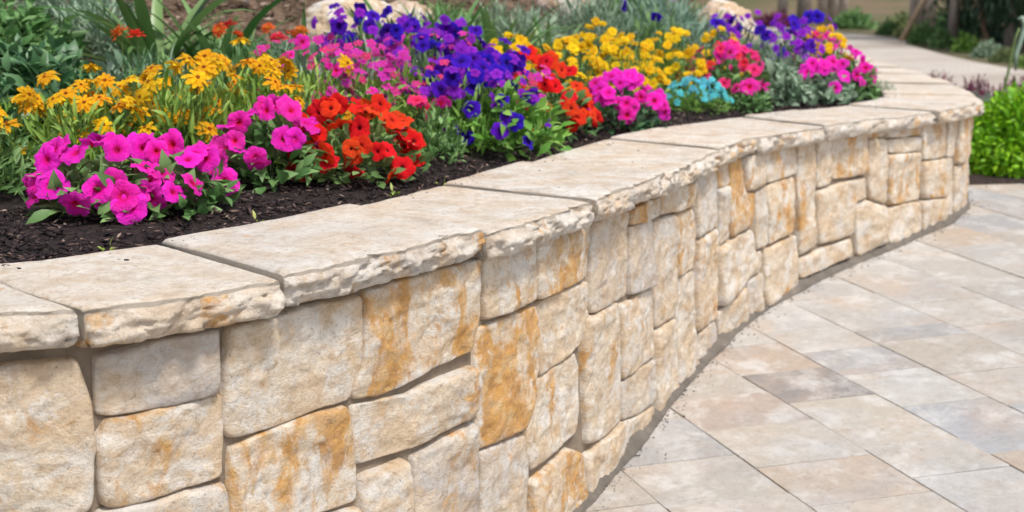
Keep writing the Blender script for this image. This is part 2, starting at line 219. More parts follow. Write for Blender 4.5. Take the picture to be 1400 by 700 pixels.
def petal_material(name, petal, throat, edge=None, t0=.12, t1=.3, hue=.008, trans=.3):
    """Col.r is the distance from the flower's centre"""
    m, n, b = newmat(name)
    at = N(n, 'VertexColor', layer_name='Col'); oi = N(n, 'ObjectInfo'); sep = N(n, 'SeparateColor'); L(n, at.outputs[0], sep.inputs[0])
    base = ramp(n, sep.outputs['Red'], [(0, throat), (t0, throat), (t1, petal), (1, edge or petal)])
    h = N(n, 'HueSaturation'); L(n, base, h.inputs['Color'])
    L(n, mth(n, 'ADD', mth(n, 'MULTIPLY', oi.outputs['Random'], hue * 2), .5 - hue), h.inputs['Hue'])
    L(n, mth(n, 'ADD', mth(n, 'MULTIPLY', mth(n, 'FRACT', mth(n, 'MULTIPLY', oi.outputs['Random'], 7.3)), .30), .88), h.inputs['Value'])
    tc = N(n, 'TexCoord'); vn_ = noise(n, tc.outputs['Object'], 3.5, 6, .7, .4)
    pc = mix(n, 1.0, h.outputs[0], ramp(n, vn_, [(.3, (.84, .75, .86)), (.5, (1, 1, 1)), (.72, (1.15, 1.7, 1.2))]), 'MULTIPLY')
    h = pc.node; L(n, pc, b.inputs['Base Color']); b.inputs['Roughness'].default_value = .6; b.inputs['Specular IOR Level'].default_value = .2
    bump(n, b, noise(n, tc.outputs['Object'], 9, 4, .6), .1, .5)
    tr = N(n, 'BsdfTranslucent'); L(n, pc, tr.inputs[0])
    ms = N(n, 'MixShader'); ms.inputs[0].default_value = trans
    out = n.nodes['Material Output']; L(n, b.outputs[0], ms.inputs[1]); L(n, tr.outputs[0], ms.inputs[2]); L(n, ms.outputs[0], out.inputs[0])
    return m
M = {}
M['stone'] = stone_material('split_sandstone', busy=.8)
M['cap'] = stone_material('cap_sandstone', cream=(.64, .565, .475), pale=(.76, .72, .66), busy=.5)
M['mortar'] = mortar_material('mortar', (.31, .245, .185)); M['footing'] = mortar_material('mortar_footing', (.19, .165, .14))

# ================================================================ LARGE STRUCTURE
def zg(x, y):      # the patio rises gently away from the camera
    return 0.0 + .0317 * x + .0757 * y
GZ = CAMZ - .83
CAPZ = CAMZ - .42
SOILZ = CAPZ - .022
PATIO_Y = 6.02
def smooth01(t): t = np.clip(t, 0, 1); return t * t * (3 - 2 * t)
# ---- ground sheet to the horizon
def ground_z(x, y):
    a = smooth01((y - 5.6) / .8)
    z = (zg(x, np.minimum(y, 6.5)) - .05) * (1 - a) + (GZ - .035) * a
    far = np.maximum(0, (x * .55 + y) - 62)                      # the land climbs beyond the driveway
    return z + .10 * far * (y > 0) * smooth01((y - 12) / 10)
xs = np.unique(np.r_[np.linspace(-300, -20, 20), np.linspace(-20, 40, 121), np.linspace(40, 300, 20)])
ys = np.unique(np.r_[np.linspace(-60, -4, 10), np.linspace(-4, 40, 121), np.linspace(40, 330, 30)])
X, Y = np.meshgrid(xs, ys); nx, ny = len(xs), len(ys)
P = np.stack([X.ravel(), Y.ravel()], 1)
Z = ground_z(P[:, 0], P[:, 1]) + .03 * fbm(np.c_[P, 0 * P[:, 0]], .5, 3) * (P[:, 1] > 6.6)
V = np.c_[P, Z]
idx = np.arange(nx * ny).reshape(ny, nx)
F = np.stack([idx[:-1, :-1], idx[:-1, 1:], idx[1:, 1:], idx[1:, :-1]], -1).reshape(-1, 4)
m, n, b = newmat('ground_soil'); g = coords(n)
c = ramp(n, noise(n, g, .35, 5, .6), [(.40, (.19, .14, .09)), (.54, (.13, .12, .06)), (.66, (.08, .11, .04))])
c = mix(n, ramp(n, noise(n, g, 9, 6, .7), [(.4, (0, 0, 0)), (.7, (.6,) * 3)]), c, (.22, .16, .11))
L(n, c, b.inputs['Base Color']); bump(n, b, noise(n, g, 30, 6, .7), .03)
tag(mesh('ground', V, F, m), kind='structure')

# ---- patio: bed sheet of jointing sand, and the pavers
a_hat = np.array([.370, -.929]); n_hat = np.array([.927, .375]); b_hat = np.array([math.cos(R(11.5)), math.sin(R(11.5))])
lines = {k: v for k, v in zip(range(0, 6), [1.372, 1.667, 1.966, 2.221, 2.478, 2.79])}
k, v = 5, 2.79
while v < 8: k += 1; v += random.choice([.26, .3, .29]); lines[k] = v
k, v = 0, 1.372
while v > -2.6: k -= 1; v -= random.choice([.26, .3, .29]); lines[k] = v
fixed = {}
for r_, nn, tt in CROSS: fixed.setdefault(int(r_), []).append(tt + (lines[int(r_)] - nn) * 0)
PAL = [(.50, .445, .385), (.49, .42, .35), (.53, .50, .46), (.41, .405, .41), (.44, .45, .47), (.33, .30, .285), (.51, .415, .325), (.50, .465, .42), (.54, .52, .49), (.46, .375, .33)]
WT = np.array([3, 2, 3, 2, 2, 1, 1.5, 3, 2, 1]); WT = WT / WT.sum()
mb = MB()
def tile(q, col):
    q = np.array(q); c0 = q.mean(0); gap = .0021
    e = []
    for i in range(4):      # inset each corner
        p0, p1, p2 = q[i - 1], q[i], q[(i + 1) % 4]
        u = (p0 - p1) / np.linalg.norm(p0 - p1); w_ = (p2 - p1) / np.linalg.norm(p2 - p1)
        e.append((p1, u + w_))
    lift = random.uniform(-.0012, .0012); rr = [random.uniform(-.001, .001) for _ in range(4)]
    rings = []
    for ins, dz in ((gap, -.016), (gap, -.0012), (gap + .0009, 0.0)):
        rings.append([(p[0] + u[0] * ins, p[1] + u[1] * ins, zg(p[0], p[1]) + dz + lift + rr[i] * (dz == 0)) for i, (p, u) in enumerate(e)])
    Vt = [v for r_ in rings for v in r_]; Ft = []
    for k_ in range(2):
        for i in range(4): Ft.append((k_ * 4 + i, k_ * 4 + (i + 1) % 4, k_ * 4 + 4 + (i + 1) % 4, k_ * 4 + 4 + i))
    Ft.append((8, 9, 10, 11)); mb.add(Vt, Ft, col)
ks = sorted(lines)
for k0, k1 in zip(ks[:-1], ks[1:]):
    n0, n1 = lines[k0], lines[k1]
    ts = sorted(fixed.get(k0, []))
    if not ts: ts = [random.uniform(-3.2, -2.8)]
    while ts[0] > -8.6: ts.insert(0, ts[0] - random.choice([.17, .26, .26, .36, .44]))
    while ts[-1] < 2.2: ts.append(ts[-1] + random.choice([.17, .26, .26, .36, .44]))
    for t0, t1 in zip(ts[:-1], ts[1:]):
        sh = b_hat * (n1 - n0) / (b_hat @ n_hat)
        p0 = n_hat * n0 + a_hat * t0; p1 = n_hat * n0 + a_hat * t1
        q = [p1, p1 + sh, p0 + sh, p0]
        cc = np.mean(q, 0)
        if cc[1] > PATIO_Y + .2 or cc[1] < -1.2 or cc[0] < -3 or cc[0] > 6: continue
        d_, s_ = curve_dist(np.array([cc]))
        if d_[0] > .35: continue
        if max(v[1] for v in q) > PATIO_Y:
            q = [np.array([v[0], min(v[1], PATIO_Y)]) for v in q]
            if max(np.ptp([v[1] for v in q]), 0) < .05: continue
        i = rng.choice(len(PAL), p=WT); col = np.array(PAL[i]) * random.uniform(.92, 1.06)
        # the few pavers whose own colour stands out
        tm = (t0 + t1) / 2
        if k0 == 2 and -3.2 < tm < -2.91: col = np.array((.30, .27, .255))
        if k0 == 2 and -3.4 < tm < -3.14: col = np.array((.50, .40, .32))
        if k0 == 1 and -3.06 < tm < -2.84: col = np.array((.47, .385, .33))
        if k0 in (2, 1) and -2.9 < tm < -2.58: col = np.array((.53, .475, .40))
        if k0 == 3 and -3.2 < tm < -3.02: col = np.array((.41, .405, .41))
        if k0 == 3 and -3.02 < tm < -2.76: col = np.array((.53, .51, .48))
        if k0 == 3 and -2.75 < tm < -2.4: col = np.array((.42, .425, .445))
        col = (col * .85 + .15 * col.mean() * np.array((1.01, 1.0, .985))) * .86
        tile(q, tuple(col))
m, n, b = newmat('sandstone_pavers'); g = coords(n)
at = N(n, 'VertexColor', layer_name='Col')
off = N(n, 'VectorMath', operation='SCALE'); L(n, at.outputs[0], off.inputs[0]); off.inputs['Scale'].default_value = 91
ad = N(n, 'VectorMath', operation='ADD'); L(n, g, ad.inputs[0]); L(n, off.outputs[0], ad.inputs[1]); p = ad.outputs[0]
c = mix(n, ramp(n, noise(n, p, 3.2, 8, .66, .3), [(.47, (0, 0, 0)), (.66, (.55,) * 3)]), at.outputs[0], (.50, .38, .29))
c = mix(n, ramp(n, noise(n, p, 7, 9, .70, .3), [(.49, (0, 0, 0)), (.64, (.7,) * 3)]), c, (.60, .59, .575))
c = mix(n, ramp(n, noise(n, p, 2.6, 8, .68, .2), [(.5, (0, 0, 0)), (.7, (.6,) * 3)]), c, (.36, .365, .39))
c = mix(n, ramp(n, noise(n, p, 60, 4, .7), [(.30, (.55,) * 3), (.42, (0, 0, 0))]), c, (.33, .26, .20))
c = mix(n, ramp(n, noise(n, g, 1.7, 8, .7, .3), [(.50, (0, 0, 0)), (.68, (.35,) * 3)]), c, (.33, .29, .25))
c = mix(n, 1.0, c, ramp(n, noise(n, p, 34, 8, .75), [(.3, (.84, .82, .80)), (.5, (1, 1, 1)), (.7, (1.06, 1.06, 1.06))]), 'MULTIPLY')
L(n, c, b.inputs['Base Color']); b.inputs['Roughness'].default_value = .62; b.inputs['Specular IOR Level'].default_value = .35
b1 = bump(n, b, noise(n, p, 11, 8, .66, .2), .012, .8); bump(n, b, noise(n, g, 90, 4, .6), .0015, .7, b1)
tag(mb.obj('patio_paving', m, smooth=False), kind='structure')
V = [(-3.2, -1.5), (6.3, -1.5), (6.3, PATIO_Y), (-3.2, PATIO_Y)]
V = [(x, y, zg(x, y) - .009) for x, y in V]
tag(mesh('paving_joint_sand', V, [(0, 1, 2, 3)], mortar_material('joint_sand', (.17, .15, .125))), kind='structure')

# ---- the driveway that curves off behind the wall
path_near = [(16, 6.9), (9, 7.2), (5.6, 8.3), (3.9, 9.9), (2.95, 12.0), (2.72, 14), (2.95, 18), (3.6, 24), (2.6, 33), (-3, 40)]
path_far = [(17, 10.4), (11, 10.8), (7.4, 12.3), (6.1, 14.8), (6.1, 17.2), (6.6, 20.6), (7.3, 24.6), (8.3, 30), (7.0, 41), (-2, 50)]
def spl(P_, k_=12):
    P_ = np.array(P_, float); d_ = np.arange(len(P_)); t_ = np.linspace(0, len(P_) - 1, (len(P_) - 1) * k_ + 1); out = []
    for t in t_:
        i = min(int(t), len(P_) - 2); u = t - i; p0, p1, p2, p3 = P_[max(i - 1, 0)], P_[i], P_[i + 1], P_[min(i + 2, len(P_) - 1)]
        out.append(.5 * (2 * p1 + (p2 - p0) * u + (2 * p0 - 5 * p1 + 4 * p2 - p3) * u * u + (3 * p1 - p0 - 3 * p2 + p3) * u ** 3))
    return np.array(out)
A_, B_ = spl(path_near), spl(path_far); K = 9
V = []; 
for i in range(len(A_)):
    for k_ in range(K):
        q = A_[i] * (1 - k_ / (K - 1)) + B_[i] * k_ / (K - 1); V.append((q[0], q[1], float(ground_z(q[0], q[1])) + .06))
idx = np.arange(len(V)).reshape(-1, K)
F = np.stack([idx[:-1, :-1], idx[:-1, 1:], idx[1:, 1:], idx[1:, :-1]], -1).reshape(-1, 4)[:, ::-1]
m, n, b = newmat('driveway_pavers'); g = coords(n)
br = N(n, 'TexBrick'); L(n, g, br.inputs['Vector']); br.inputs['Scale'].default_value = 2.2; br.inputs['Mortar Size'].default_value = .012
br.inputs['Color1'].default_value = (.60, .54, .47, 1); br.inputs['Color2'].default_value = (.50, .45, .41, 1); br.inputs['Mortar'].default_value = (.3, .26, .22, 1)
c = mix(n, ramp(n, noise(n, g, .55, 7, .65), [(.46, (0, 0, 0)), (.60, (.75,) * 3)]), br.outputs[0], (.37, .31, .26))
L(n, c, b.inputs['Base Color']); b.inputs['Roughness'].default_value = .7
tag(mesh('driveway', V, F, m), kind='structure')

# ---- raised planting bed (soil behind the wall), climbing to a mulched bank
def bed_rise(x, y, dd):
    e = np.clip(dd - (1.0 + .42 * smooth01((-.1 - x) / .8)), 0, 5)
    lat = smooth01((1.35 - x + .0 * y) / .9)
    return .46 * e * lat * smooth01(e / .3) / (1 + .12 * e)
def bed_z(x, y):
    x = np.atleast_1d(np.asarray(x, float)); y = np.atleast_1d(np.asarray(y, float))
    dd, _ = curve_dist(np.c_[x, y]); P3 = np.c_[x, y, 0 * x]
    z = SOILZ + bed_rise(x, y, dd) + .010 * fbm(P3, 7, 5) + .03 * fbm(P3, 1.6, 9) * smooth01((dd - .5) / .6) + .03 * smooth01((dd - .4) / .35)
    z = z - .03 * (1 - smooth01((dd - .34) / .12))
    return z
def bz(x, y): return float(bed_z(x, y)[0])
# rows of constant distance from the wall follow it, then a plain grid for the bank
g1 = []
ss = np.arange(.3, SMAX - .2, .035); dv = np.r_[.30, .36, .385, .40, .415, np.arange(.44, .90, .03)]
S2, D2 = np.meshgrid(ss, dv); PW = wp(S2.ravel(), D2.ravel())
Zb = SOILZ + .012 * fbm(np.c_[PW, 0 * PW[:, 0]], 9, 21) + .006 * fbm(np.c_[PW, 0 * PW[:, 0]], 40, 22)
Zb += .02 * smooth01((D2.ravel() - .4) / .3) - .03 * (1 - smooth01((D2.ravel() - .34) / .06))
Zb -= .05 * smooth01((D2.ravel() - .80) / .1)
idx = np.arange(len(PW)).reshape(len(dv), len(ss))
F1 = np.stack([idx[:-1, :-1], idx[:-1, 1:], idx[1:, 1:], idx[1:, :-1]], -1).reshape(-1, 4)
xs = np.arange(-9, 3.2, .07); ys = np.arange(1.4, 17, .07); X, Y = np.meshgrid(xs, ys); P = np.c_[X.ravel(), Y.ravel()]
dd, _ = curve_dist(P); inside = dd > .60
Z = bed_z(P[:, 0], P[:, 1]) - .012
idx = np.arange(len(P)).reshape(len(ys), len(xs))
F2 = np.stack([idx[:-1, :-1], idx[:-1, 1:], idx[1:, 1:], idx[1:, :-1]], -1).reshape(-1, 4)
F2 = F2[inside[F2].all(1)]
V = np.vstack([np.c_[PW, Zb], np.c_[P, Z]]); F = np.vstack([F1, F2 + len(PW)])
m, n, b = newmat('bark_mulch'); g = coords(n)
gx = N(n, 'SeparateXYZ'); L(n, g, gx.inputs[0])
c = ramp(n, noise(n, g, 70, 6, .75), [(.35, (.010, .007, .007)), (.55, (.035, .024, .022)), (.72, (.10, .07, .055))])
c2 = ramp(n, noise(n, g, 22, 6, .75, .6), [(.35, (.06, .035, .02)), (.52, (.17, .11, .07)), (.70, (.36, .26, .19))])
c = mix(n, ramp(n, mth(n, 'ADD', gx.outputs['Z'], -CAPZ), [(.06, (0, 0, 0)), (.16, (1, 1, 1))]), c, c2)
L(n, c, b.inputs['Base Color']); b.inputs['Roughness'].default_value = .9
bump(n, b, noise(n, g, 85, 6, .75), .012)
tag(mesh('raised_bed_soil', V, F, m), kind='structure')

# ================================================================ THE RETAINING WALL
wall = empty('retaining_wall', (*wp(4.0, .1), zg(*wp(4.0, .1))), 'curved low retaining wall of cream and rust split stone with slab coping', 'wall')
WL = Vector(wall.location)
def wobj(name, V, F, mat, cols=None, smooth=True):
    V = np.asarray(V, float) - np.array(WL); return mesh(name, V, F, mat, wall, smooth, cols)
# core
sv_ = np.arange(0.02, SMAX - .02, .04); prof = [(.046, -.9), (.046, CAPZ - .052), (.36, CAPZ - .052), (.36, -.9)]
V = []
for d_, z_ in prof:
    q = wp(sv_, np.full(len(sv_), d_)); zz = np.full(len(sv_), z_) if z_ > 0 else np.array([zg(a_, b_) - .25 for a_, b_ in q])
    V.append(np.c_[q, zz])
V = np.vstack(V); K = len(sv_)
F = [(k_ * K + i, k_ * K + i + 1, ((k_ + 1) % 4) * K + i + 1, ((k_ + 1) % 4) * K + i) for k_ in range(4) for i in range(K - 1)]
F += [(0, K, 2 * K, 3 * K), tuple([K - 1 + j * K for j in (3, 2, 1, 0)])]
wobj('mortar_core', V, F, M['mortar'], smooth=False)
# coping joints
V = []
for d_, z_ in ((.012, CAPZ - .05), (.016, CAPZ - .016), (.385, CAPZ - .016), (.385, CAPZ - .05)):
    q = wp(sv_, d_ + .0025 * vn(np.c_[sv_ * 9, 0 * sv_, 0 * sv_])); V.append(np.c_[q, np.full(len(sv_), z_)])
V = np.vstack(V)
wobj('coping_mortar', V, F, mortar_material('coping_mortar', (.17, .135, .105)), smooth=False)
# footing of smeared mortar
sv_ = np.arange(.05, SMAX - .05, .02); K = len(sv_); V = []
wob = .012 * fbm(np.c_[sv_, 0 * sv_, 0 * sv_], 6, 4) + .005 * fbm(np.c_[sv_, 0 * sv_, 0 * sv_], 25, 6)
for d_, h_ in ((.06, .026), (.038, .024), (.027, .016), (.017, .008), (.010, .003), (.010, -.05)):
    q = wp(sv_, d_ - wob * (d_ < .05)); V.append(np.c_[q, zg(q[:, 0], q[:, 1]) + h_ + wob * (h_ > .02) + .004 * fbm(np.c_[q, 0 * q[:, 0] + h_], 30, 3)])
V = np.vstack(V); F = [(k_ * K + i, k_ * K + i + 1, (k_ + 1) * K + i + 1, (k_ + 1) * K + i)[::-1] for k_ in range(5) for i in range(K - 1)]
wobj('mortar_footing', V, F, M['footing'])
# facing stones
stones = [(a_, b_, [(s_, z_ + CAMZ) for s_, z_ in q]) for _, a_, b_, q in STONES]
def zbase(s_): q = wp(s_, .03); return zg(q[0], q[1])
def fill(s0, s1):
    s_ = s0
    while s_ < s1 - .02:
        wd = min(random.uniform(.14, .26), s1 - s_)
        if s1 - s_ - wd < .08: wd = s1 - s_
        z1 = CAPZ - .06; z0 = zbase(s_) + .01; z_ = z0
        while z_ < z1 - .01:
            hh = min(random.uniform(.10, .22), z1 - z_)
            if z1 - z_ - hh < .06: hh = z1 - z_
            if wd > .2 and random.random() < .3:
                hw = wd * random.uniform(.4, .6)
                for a_, b_ in ((s_, s_ + hw), (s_ + hw, s_ + wd)):
                    stones.append((random.uniform(0, .6), random.uniform(0, .4), [(a_ + .006, z_ + hh - .006), (b_ - .006, z_ + hh - .006), (b_ - .006, z_ + .006), (a_ + .006, z_ + .006)]))
            else:
                stones.append((random.uniform(0, .6), random.uniform(0, .4), [(s_ + .006, z_ + hh - .006), (s_ + wd - .006, z_ + hh - .006), (s_ + wd - .006, z_ + .006), (s_ + .006, z_ + .006)]))
            z_ += hh
        s_ += wd
fill(.15, 2.43); fill(7.07, SMAX - .3)
Vs, Fs, Cs, nv = [], [], [], 0
for si, (stain, grey, poly) in enumerate(stones):
    q = np.array(poly); e = np.roll(q, -1, 0) - q; Ltot = np.linalg.norm(e, axis=1).sum()
    far_ = q[:, 0].mean() > 5.2 or q[:, 0].mean() < 2.3
    step = .010 if not far_ else .018
    n_ = max(24, int(Ltot / step)); n_ = min(n_, 130)
    cum = np.r_[0, np.cumsum(np.linalg.norm(e, axis=1))]; t_ = np.linspace(0, Ltot, n_, endpoint=False)
    Q2 = np.vstack([q, q[:1]]); bd = np.c_[np.interp(t_, cum, Q2[:, 0]), np.interp(t_, cum, Q2[:, 1])]
    bd = (np.roll(bd, 1, 0) + 4 * bd + np.roll(bd, -1, 0)) / 6
    c0 = bd.mean(0); P3 = np.c_[bd, np.full(n_, si * 3.1)]
    grow = 1.0 + .0 * bd[:, :1]
    dirv = bd - c0; rad = np.linalg.norm(dirv, axis=1); dirn = dirv / rad[:, None]
    bd = bd + dirn * (.0045 * fbm(P3, 28, 2, 4)[:, None] + .0066)
    dirv = bd - c0; rad = np.linalg.norm(dirv, axis=1); rmin = np.median(rad)
    fr = [1 - x / rmin for x in (0, .0012, .0035, .007, .011)]
    bul = random.uniform(.004, .013); tilt = rng.normal(0, .032, 2)
    rings = [c0 + dirv * f_ for f_ in fr]; nr = len(fr); inner = rings[-1]
    # interior points on a jittered grid, joined to the inner ring by a Delaunay triangulation
    gs = .0065 if not far_ else .012
    gx_, gz_ = np.meshgrid(np.arange(inner[:, 0].min(), inner[:, 0].max(), gs), np.arange(inner[:, 1].min(), inner[:, 1].max(), gs))
    gp = np.c_[gx_.ravel(), gz_.ravel()] + rng.uniform(-.3, .3, (gx_.size, 2)) * gs
    e2 = np.roll(inner, -1, 0); ins_ = np.zeros(len(gp), bool)
    for (x1, y1), (x2, y2) in zip(inner, e2):
        if y1 != y2: ins_ ^= ((y1 > gp[:, 1]) != (y2 > gp[:, 1])) & (gp[:, 0] < (x2 - x1) * (gp[:, 1] - y1) / (y2 - y1) + x1)
    gp = gp[ins_]; dmin = np.sqrt(((gp[:, None, :] - inner[None]) ** 2).sum(2)).min(1); gp = gp[dmin > gs * .55]; dmin = dmin[dmin > gs * .55]
    res = mgeo.delaunay_2d_cdt([Vector(v_) for v_ in np.vstack([inner, gp]).tolist()], [], [list(range(n_))], 2, 1e-7)
    ok = len(res[0]) == n_ + len(gp)
    SZ = np.vstack(rings + [gp]); din_ = np.concatenate([np.full(n_, (1 - f_) * rmin) for f_ in fr] + [dmin + .011])
    P3 = np.c_[SZ, np.full(len(SZ), si * 3.1)]
    tr_ = fbm(P3 * [1, 1.25, 1] + .01 * fbm(P3, 40, 77, 2)[:, None], 6.5, 31, 5, .55) * 4.5; tr_ = np.floor(tr_) + smooth01((tr_ - np.floor(tr_)) * 7)
    fa = P3 @ np.array([math.cos(si * 1.7), math.sin(si * 1.7), 0]) * 22 + 2.2 * fbm(P3, 9, 61, 3); fa = np.abs((fa % 2) - 1)
    hn = .0062 * tr_ / 2 + .006 * fbm(P3, 6, 1, 2) + .0022 * fa + .0030 * (1 - 2 * np.abs(fbm(P3 * [1, 1.5, 1], 16, 8, 5))) - .002 + .0016 * fbm(P3, 60, 4, 3)
    H = -.020 + (.020 + bul * .85) * (1 - np.exp(-din_ / .0016)) + bul * .15 * (1 - np.exp(-din_ / .03)) + (1 - np.exp(-din_ / .006)) * (hn + (SZ - c0) @ tilt)
    H = np.where(din_ > .0035, np.maximum(H, .0015), H) * (1.15 if not far_ else 1.3)
    PP = wp(SZ[:, 0], .040 - H); V = np.c_[PP, SZ[:, 1]]
    for k_ in range(nr - 1):
        a0 = nv + k_ * n_ + np.arange(n_); a1 = nv + k_ * n_ + (np.arange(n_) + 1) % n_
        Fs += list(zip(a0, a1, a1 + n_, a0 + n_))
    base_ = nv + (nr - 1) * n_
    om = [o_[0] if o_ else -1 for o_ in res[3]]
    for f_ in res[2]:
        t_3 = [om[v_] for v_ in f_]
        if min(t_3) >= 0: Fs.append(tuple(base_ + v_ for v_ in t_3[::-1]))
    Vs.append(V); Cs.append(np.tile((stain, grey, random.random()), (len(V), 1))); nv += len(V)
Fs = [tuple(int(x_) for x_ in f_) for f_ in Fs]
wobj('stone_facing', np.vstack(Vs), Fs, M['stone'], np.vstack(Cs))
# coping slabs, each a part
J = [tuple(j) for j in JOINTS]
s_ = J[0][0]; left = []
while s_ > .6: s_ -= random.uniform(.36, .5); left.append((s_, s_ + random.uniform(-.02, .02)))
J = left[::-1] + J
s_ = J[-1][0]
while s_ < SMAX - 1.0:
    s_ += random.uniform(.36, .52); J.append((s_, s_ + random.uniform(-.03, .05)))
for ji in range(len(J) - 1):
    (o0, i0), (o1, i1) = J[ji], J[ji + 1]
    near = 2.2 < o0 < 5.2; ds_ = .007 if near else .014
    if o0 > 8.5 or o1 < 2.3: ds_ = .03
    nu = max(8, int((o1 - o0) / ds_)); seed = ji * 5.3 + 1
    jw = .0050 + .0035 * (o0 > 3.2); offd = random.uniform(-.009, .011); kink = random.uniform(-.018, .018)
    prof_ = [(.345, -.052), (.395, -.048), (.400, -.030), (.400, -.008), (.396, -.002)]
    prof_ += [(d_, 0) for d_ in np.linspace(.385, .035, 22 if near else 12)] + [(.026, -.0002), (.018, -.0005), (.011, -.001), (.006, -.002), (.002, -.004), (-.001, -.009)]
    zf = np.linspace(-.016, -.050, 9 if near else 6); prof_ += [(-.003 - .005 * math.sin(math.pi * i_ / (len(zf) - 1)), z_) for i_, z_ in enumerate(zf)]
    prof_ += [(.003, -.0575), (.015, -.060), (.05, -.060), (.12, -.056)]
    prof_ = np.array(prof_); npf = len(prof_)
    us = np.linspace(0, 1, nu); U, D = np.meshgrid(us, prof_[:, 0], indexing='ij'); Zp = np.tile(prof_[:, 1], (nu, 1))
    fr_ = np.clip(D / .4, 0, 1)
    s0 = o0 + (i0 - o0) * fr_; s1 = o1 + (i1 - o1) * fr_
    jn = .003 * fbm(np.stack([fr_ * 3, 0 * fr_ + seed, 0 * fr_], -1), 4, 3)
    jn0 = .006 * fbm(np.stack([fr_ * 2.2, 0 * fr_ + round(o0 * 7.7), 0 * fr_], -1), 1, 3, 3); jn1 = .006 * fbm(np.stack([fr_ * 2.2, 0 * fr_ + round(o1 * 7.7), 0 * fr_], -1), 1, 3, 3)
    S_ = (s0 + jw + jn0) + (s1 - s0 - 2 * jw + jn1 - jn0) * U
    P3 = np.stack([S_ + seed, D, Zp * 2.0], -1)
    end = np.minimum(U, 1 - U) * (o1 - o0); rnd = np.exp(-end / .005)
    front = smooth01((.03 - D) / .03)
    chis = .007 * (1 - 2.2 * np.abs(fbm(P3 * [1, 1, 1.6], 24, 6, 5))) + .009 * smooth01(fbm(P3 * [1, 1, 1.4], 17, 41, 3) * 8 + .5) + .005 * smooth01(fbm(P3, 38, 43, 2) * 8 + .5) - .006 + .006 * fbm(P3, 9, 12, 3) + .003 * fbm(P3, 90, 13, 2)
    Dn = D - chis * front + rnd * .006 * front
    edge_dip = np.exp(-np.maximum(D, 0) / .02) * (.004 * fbm(np.stack([S_ * 1.0 + seed, 0 * S_, 0 * S_], -1), 18, 2, 3))
    top = smooth01((Zp + .02) / .02)
    Zn = Zp + top * (.0022 * fbm(P3 * [1, .8, 1], 6, 3, 5) + .0012 * fbm(P3 * [1, 2.5, 1], 22, 5, 3) + edge_dip - rnd * .005)
    Zn += (1 - top) * (rnd * .002 + .004 * fbm(np.stack([S_ + seed, 0 * S_, 0 * S_], -1), 12, 9, 3))
    lift = (.0045 if ji % 2 else -.003) + random.uniform(-.002, .002)
    Dn = Dn + (offd + kink * (U - .5)) * smooth01((.2 - D) / .2)
    PP = wp(S_.ravel(), Dn.ravel()); V = np.c_[PP, Zn.ravel() + CAPZ + lift + (.004 * (U - .5) * kink / .01).ravel()]
    idx = np.arange(nu * npf).reshape(nu, npf); F = []
    F = [tuple(int(x_) for x_ in t_) for t_ in np.stack([idx[:-1, :-1], idx[:-1, 1:], idx[1:, 1:], idx[1:, :-1]], -1).reshape(-1, 4)[:, ::-1]]
    F += [(int(idx[i_, -1]), int(idx[i_, 0]), int(idx[i_ + 1, 0]), int(idx[i_ + 1, -1]))[::-1] for i_ in range(nu - 1)]
    F += [tuple(int(x_) for x_ in idx[0]), tuple(int(x_) for x_ in idx[-1][::-1])]
    stain_ = random.uniform(.0, .14)
    fz = (Zp < -.008).ravel(); cc_ = np.tile((stain_, random.uniform(0, .35), random.random()), (len(V), 1)); cc_[fz, 0] += random.uniform(.05, .38)
    wobj('cap_stone', V, F, M['cap'], cc_)
# ================================================================ MULCH CHIPS
def frames(D, up=None, roll=None):
    D = D / np.linalg.norm(D, axis=1)[:, None]
    U = np.tile((0, 0, 1.0), (len(D), 1)) if up is None else up
    Yv = np.cross(U, D); ln = np.linalg.norm(Yv, axis=1); Yv[ln < 1e-4] = (0, 1, 0); Yv /= np.linalg.norm(Yv, axis=1)[:, None]
    Zv = np.cross(D, Yv)
    if roll is not None:
        c_, s_ = np.cos(roll)[:, None], np.sin(roll)[:, None]; Yv, Zv = Yv * c_ + Zv * s_, Zv * c_ - Yv * s_
    return np.stack([D, Yv, Zv], 1)
def scatter(tV, tF, pos, fr, sc, c=None, tc=None):
    """copies of a template, one mesh: returns V, F, colours"""
    n_ = len(pos); k_ = len(tV); sc = np.broadcast_to(np.asarray(sc, float).reshape(n_, -1), (n_, 3)) if np.ndim(sc) else np.full((n_, 3), sc)
    V = pos[:, None, :] + np.einsum('nvi,nij->nvj', tV[None] * sc[:, None, :], fr)
    F = tF[None] + (np.arange(n_) * k_)[:, None, None]
    C = np.ones((n_, k_, 3)); 
    if c is not None: C[:, :, :] = np.asarray(c).reshape(n_, 1, -1)
    if tc is not None: C[:, :, 0] = C[:, :, 0] * tc[None]
    return V.reshape(-1, 3), F.reshape(-1, tF.shape[1]), C.reshape(-1, 3)
chipV = np.array([(-.5, -.2, 0), (-.45, .22, .02), (.05, .28, .12), (.5, .12, .05), (.48, -.15, .0), (0, -.25, .08), (0, 0, -.12)])
chipF = np.array([(0, 5, 1), (5, 2, 1), (5, 4, 2), (4, 3, 2), (0, 1, 6), (1, 2, 6), (2, 3, 6), (3, 4, 6), (4, 5, 6), (5, 0, 6)])
def chips(name, P, size, mat):
    n_ = len(P); D = rng.normal(size=(n_, 3)) * [1, 1, .35]
    V, F, C = scatter(chipV, chipF, P, frames(D, roll=rng.uniform(0, 6.3, n_)), size[:, None] * np.c_[np.ones(n_), rng.uniform(.35, .8, n_), rng.uniform(.5, 1, n_)], rng.uniform(0, 1, (n_, 3)))
    return tag(mesh(name, V, F, mat, None, False, C), kind='stuff')
